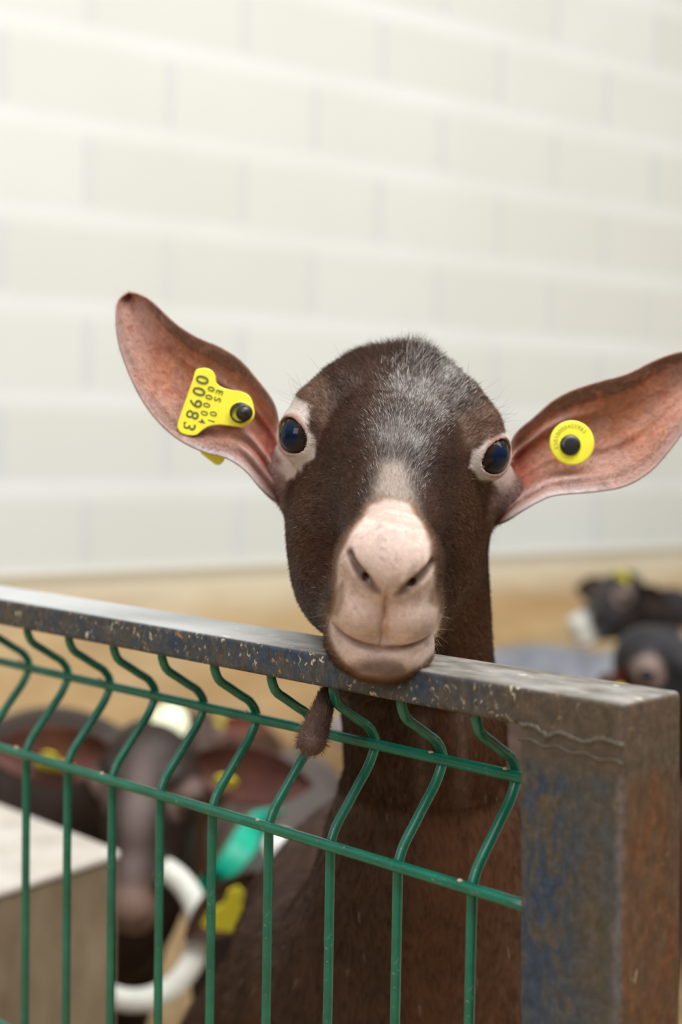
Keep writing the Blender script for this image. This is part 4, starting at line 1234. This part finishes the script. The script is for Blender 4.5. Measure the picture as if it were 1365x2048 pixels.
# round cream tag lying against the coat at the top of its neck
_ts = np.linspace(1.35, 2.2, 400); _pp = np.array([W(340, 1448, t) for t in _ts]).astype(np.float32)
_fv = root_f[g2_.name](_pp); _k = int(np.argmax(_fv < 0)) if (_fv < 0).any() else int(np.argmin(_fv))
_c = _pp[_k].astype(float); _n = grad(root_f[g2_.name], _c[None], 0.003)[0]; print('cream tag', _ts[_k], _fv[_k])
_c = _c - _n * max(0.0, float(_fv[_k]) - 0.012)
_tb = MB(); _tb.lathe([(0.022, -0.004), (0.023, 0.003), (0.020, 0.006), (0.0, 0.007)], _c, -_F + _n * 0.4, 28)
_to = _tb.build('round_tag', M_cream, g2_, world=True); _to['label'] = 'round cream tag'
O3_ = W(404, 1474, 2.9); R3 = head_frame(math.radians(30), math.radians(-8), math.radians(10), WB)
g3_, nb3, mid3, ch3 = herd_goat('small reddish brown goat half hidden behind the goat with the white collar', O3_, R3, np.array([O3_[0] + 0.06, O3_[1] + 0.26, 0.40]), (0.0, -1, 0),
    (0.060, 0.028, 0.018), (0.22, 0.14, 0.12), (0.12, 0.08, 0.07),
    tags=(('round', 5.0, -1.0, 2.6, 0.013, M_yellow),), earred=(0.20, 0.06, 0.04), size=0.72)
O4 = W(602, 1800, 1.58); R4 = head_frame(math.radians(25), math.radians(10), math.radians(10), WB)
g4_, nb4, mid4, ch4 = herd_goat('small grey brown goat with green collar, low behind the front goat', O4, R4, np.array([-0.07, O4[1] + 0.36, 0.53]), (0.0, -1, 0),
    (0.090, 0.070, 0.064), (0.18, 0.12, 0.10), (0.16, 0.13, 0.12),
    tags=(('flag', -9.0, -0.5, -4.2, 0.028, M_yellow),), earred=(0.075, 0.035, 0.025), size=0.8, eartilt=1.0)
# wide strap lying over its neck and shoulder
_ln = spline([(548, 1640), (515, 1665), (488, 1705), (455, 1755), (415, 1795), (385, 1830)], 40); _ts = np.linspace(1.5, 2.2, 500); _dd = []
for a_, b_ in _ln:
    _pp = np.array([W(a_, b_, t) for t in _ts]).astype(np.float32); _fv = root_f[g4_.name](_pp)
    _dd.append(_ts[int(np.argmax(_fv < 0))] if (_fv < 0).any() else _ts[int(np.argmin(_fv))])
_dd = np.array(_dd); _dd = np.array([_dd[max(0, k - 4):k + 5].min() for k in range(40)]) - 0.016; _dd = np.minimum(_dd, _dd.min() + 0.07)
_dd = np.convolve(np.pad(_dd, 6, mode='edge'), np.ones(13) / 13, 'valid')
_dd = _dd + 0.10 * np.abs(np.linspace(-1, 1, 40)) ** 6
_P = np.array([W(a_, b_, d_) for (a_, b_), d_ in zip(_ln, _dd)])
_T = np.gradient(_P, axis=0); _T /= np.linalg.norm(_T, axis=1)[:, None]
_w = np.cross(_T, _F); _w /= np.linalg.norm(_w, axis=1)[:, None]
_n = 16; _V = []
for k in range(40):
    for q_ in range(_n):
        th = q_ * 2 * PI / _n; _V.append(_P[k] + _w[k] * 0.025 * math.copysign(abs(math.cos(th)) ** 0.6, math.cos(th)) + _F * 0.006 * math.sin(th))
_b = MB(); _b.put(_V, [(k * _n + q_, k * _n + (q_ + 1) % _n, (k + 1) * _n + (q_ + 1) % _n, (k + 1) * _n + q_) for k in range(39) for q_ in range(_n)])
c4 = _b.build('collar', M_collar_g, g4_, world=True); print('green', _dd[::8]); c4['label'] = 'bright green neck collar'
tw = MB(); tw.lathe([(0, 0), (0.018, 0), (0.018, 0.01), (0.014, 0.014), (0, 0.015)], W(560, 1690, 1.49), -_F, 24)
two = tw.build('collar_tag', M_white, g4_, world=True); two['label'] = 'white plastic collar tag'
# right hand side
O5 = W(1225, 1190, 3.65); R5 = head_frame(math.radians(20), math.radians(0), math.radians(-62), WB)
g5_, *_r = herd_goat('black goat with a white muzzle and yellow tag near the wall, farthest to the right', O5, R5, np.array([O5[0] + 0.42, O5[1] + 0.18, 0.70]), (-1, -0.35, 0),
    (0.022, 0.018, 0.018), (0.75, 0.73, 0.66), (0.06, 0.05, 0.045),
    tags=(('round', 3.0, -2.0, 3.6, 0.028, M_yellow),), earred=(0.05, 0.035, 0.03))
O6 = W(1335, 1320, 2.20); R6 = head_frame(math.radians(15), math.radians(-25), math.radians(35), WB)
g6_, *_r = herd_goat('black goat with reddish ear just above the right end of the gate rail', O6, R6, np.array([O6[0] + 0.13, O6[1] + 0.30, 0.70]), (-0.6, -0.8, 0),
    (0.016, 0.014, 0.017), (0.05, 0.04, 0.04), (0.04, 0.035, 0.04),
    tags=(('round', -9.5, -2.0, -1.5, 0.012, M_yellow),), earred=(0.26, 0.07, 0.06), size=1.0, eartilt=0.35)
g7_, *_r = herd_goat('bluish grey goat with its back just showing over the gate rail', np.array([0.09, 3.15, 0.48]), head_frame(math.radians(20), 0, math.radians(-90), WB), np.array([0.22, 3.24, 0.62]), (-1, 0.1, 0),
    (0.24, 0.25, 0.28), (0.36, 0.32, 0.33), (0.30, 0.28, 0.28), earred=(0.30, 0.20, 0.22), size=0.82)

# ------------------------------------------------ feed ledge at the left
m, nt, b = mat('pale_concrete_top')
co = objco(nt); f = noise(nt, co, 14, 5)
c = ramp(nt, f, [(0.3, (0.46, 0.41, 0.35)), (0.7, (0.66, 0.61, 0.55))])
nt.links.new(c, b.inputs['Base Color']); b.inputs['Roughness'].default_value = 0.7
M_ledge = m
m, nt, b = mat('muddy_side')
co = objco(nt); f = noise(nt, mapping(nt, co, (1, 1, 0.4)), 11, 5, 0.6)
c = ramp(nt, f, [(0.3, (0.10, 0.065, 0.035)), (0.5, (0.20, 0.145, 0.085)), (0.72, (0.33, 0.26, 0.17))])
nt.links.new(c, b.inputs['Base Color']); b.inputs['Roughness'].default_value = 0.9
M_mud = m
LZ = W(240, 1700, 1.45)
zt_ = LZ[2]
def on_plane(px, py, z):
    d = W(px, py, 1.0) - CAM; return CAM + d * ((z - CAM[2]) / d[2])
c1 = on_plane(243, 1700, zt_); c0 = on_plane(0, 1606, zt_); c2 = on_plane(0, 1778, zt_)
vA = (c0 - c1) / np.linalg.norm(c0 - c1); vB = (c2 - c1) / np.linalg.norm(c2 - c1)
A_ = c1 + vA * 0.32; B_ = c1 + vB * 0.23; D_ = A_ + vB * 0.23; print('ledge', c1, A_, B_)
led = empty('feed_trough', (c1[0], c1[1], 0), 0, 'low feed trough block with a pale top and muddy brown side at the left edge', 'trough')
def prism(pts, z0, z1, name, mtl):
    b = MB(); n = len(pts)
    V = [(p[0], p[1], z0) for p in pts] + [(p[0], p[1], z1) for p in pts]
    q = [(i, (i + 1) % n, n + (i + 1) % n, n + i) for i in range(n)] + [(n, n + 1, n + 2, n + 3), (3, 2, 1, 0)]
    b.put(V, q); return b.build(name, mtl, led, world=True, bevel=0.004)
quad = [c1, A_, D_, B_]
cen_ = sum(quad) / 4
prism([p + (cen_ - p) * 0.02 for p in quad], 0.0, zt_ - 0.010, 'side', M_mud)
prism(quad, zt_ - 0.010, zt_, 'top', M_ledge)
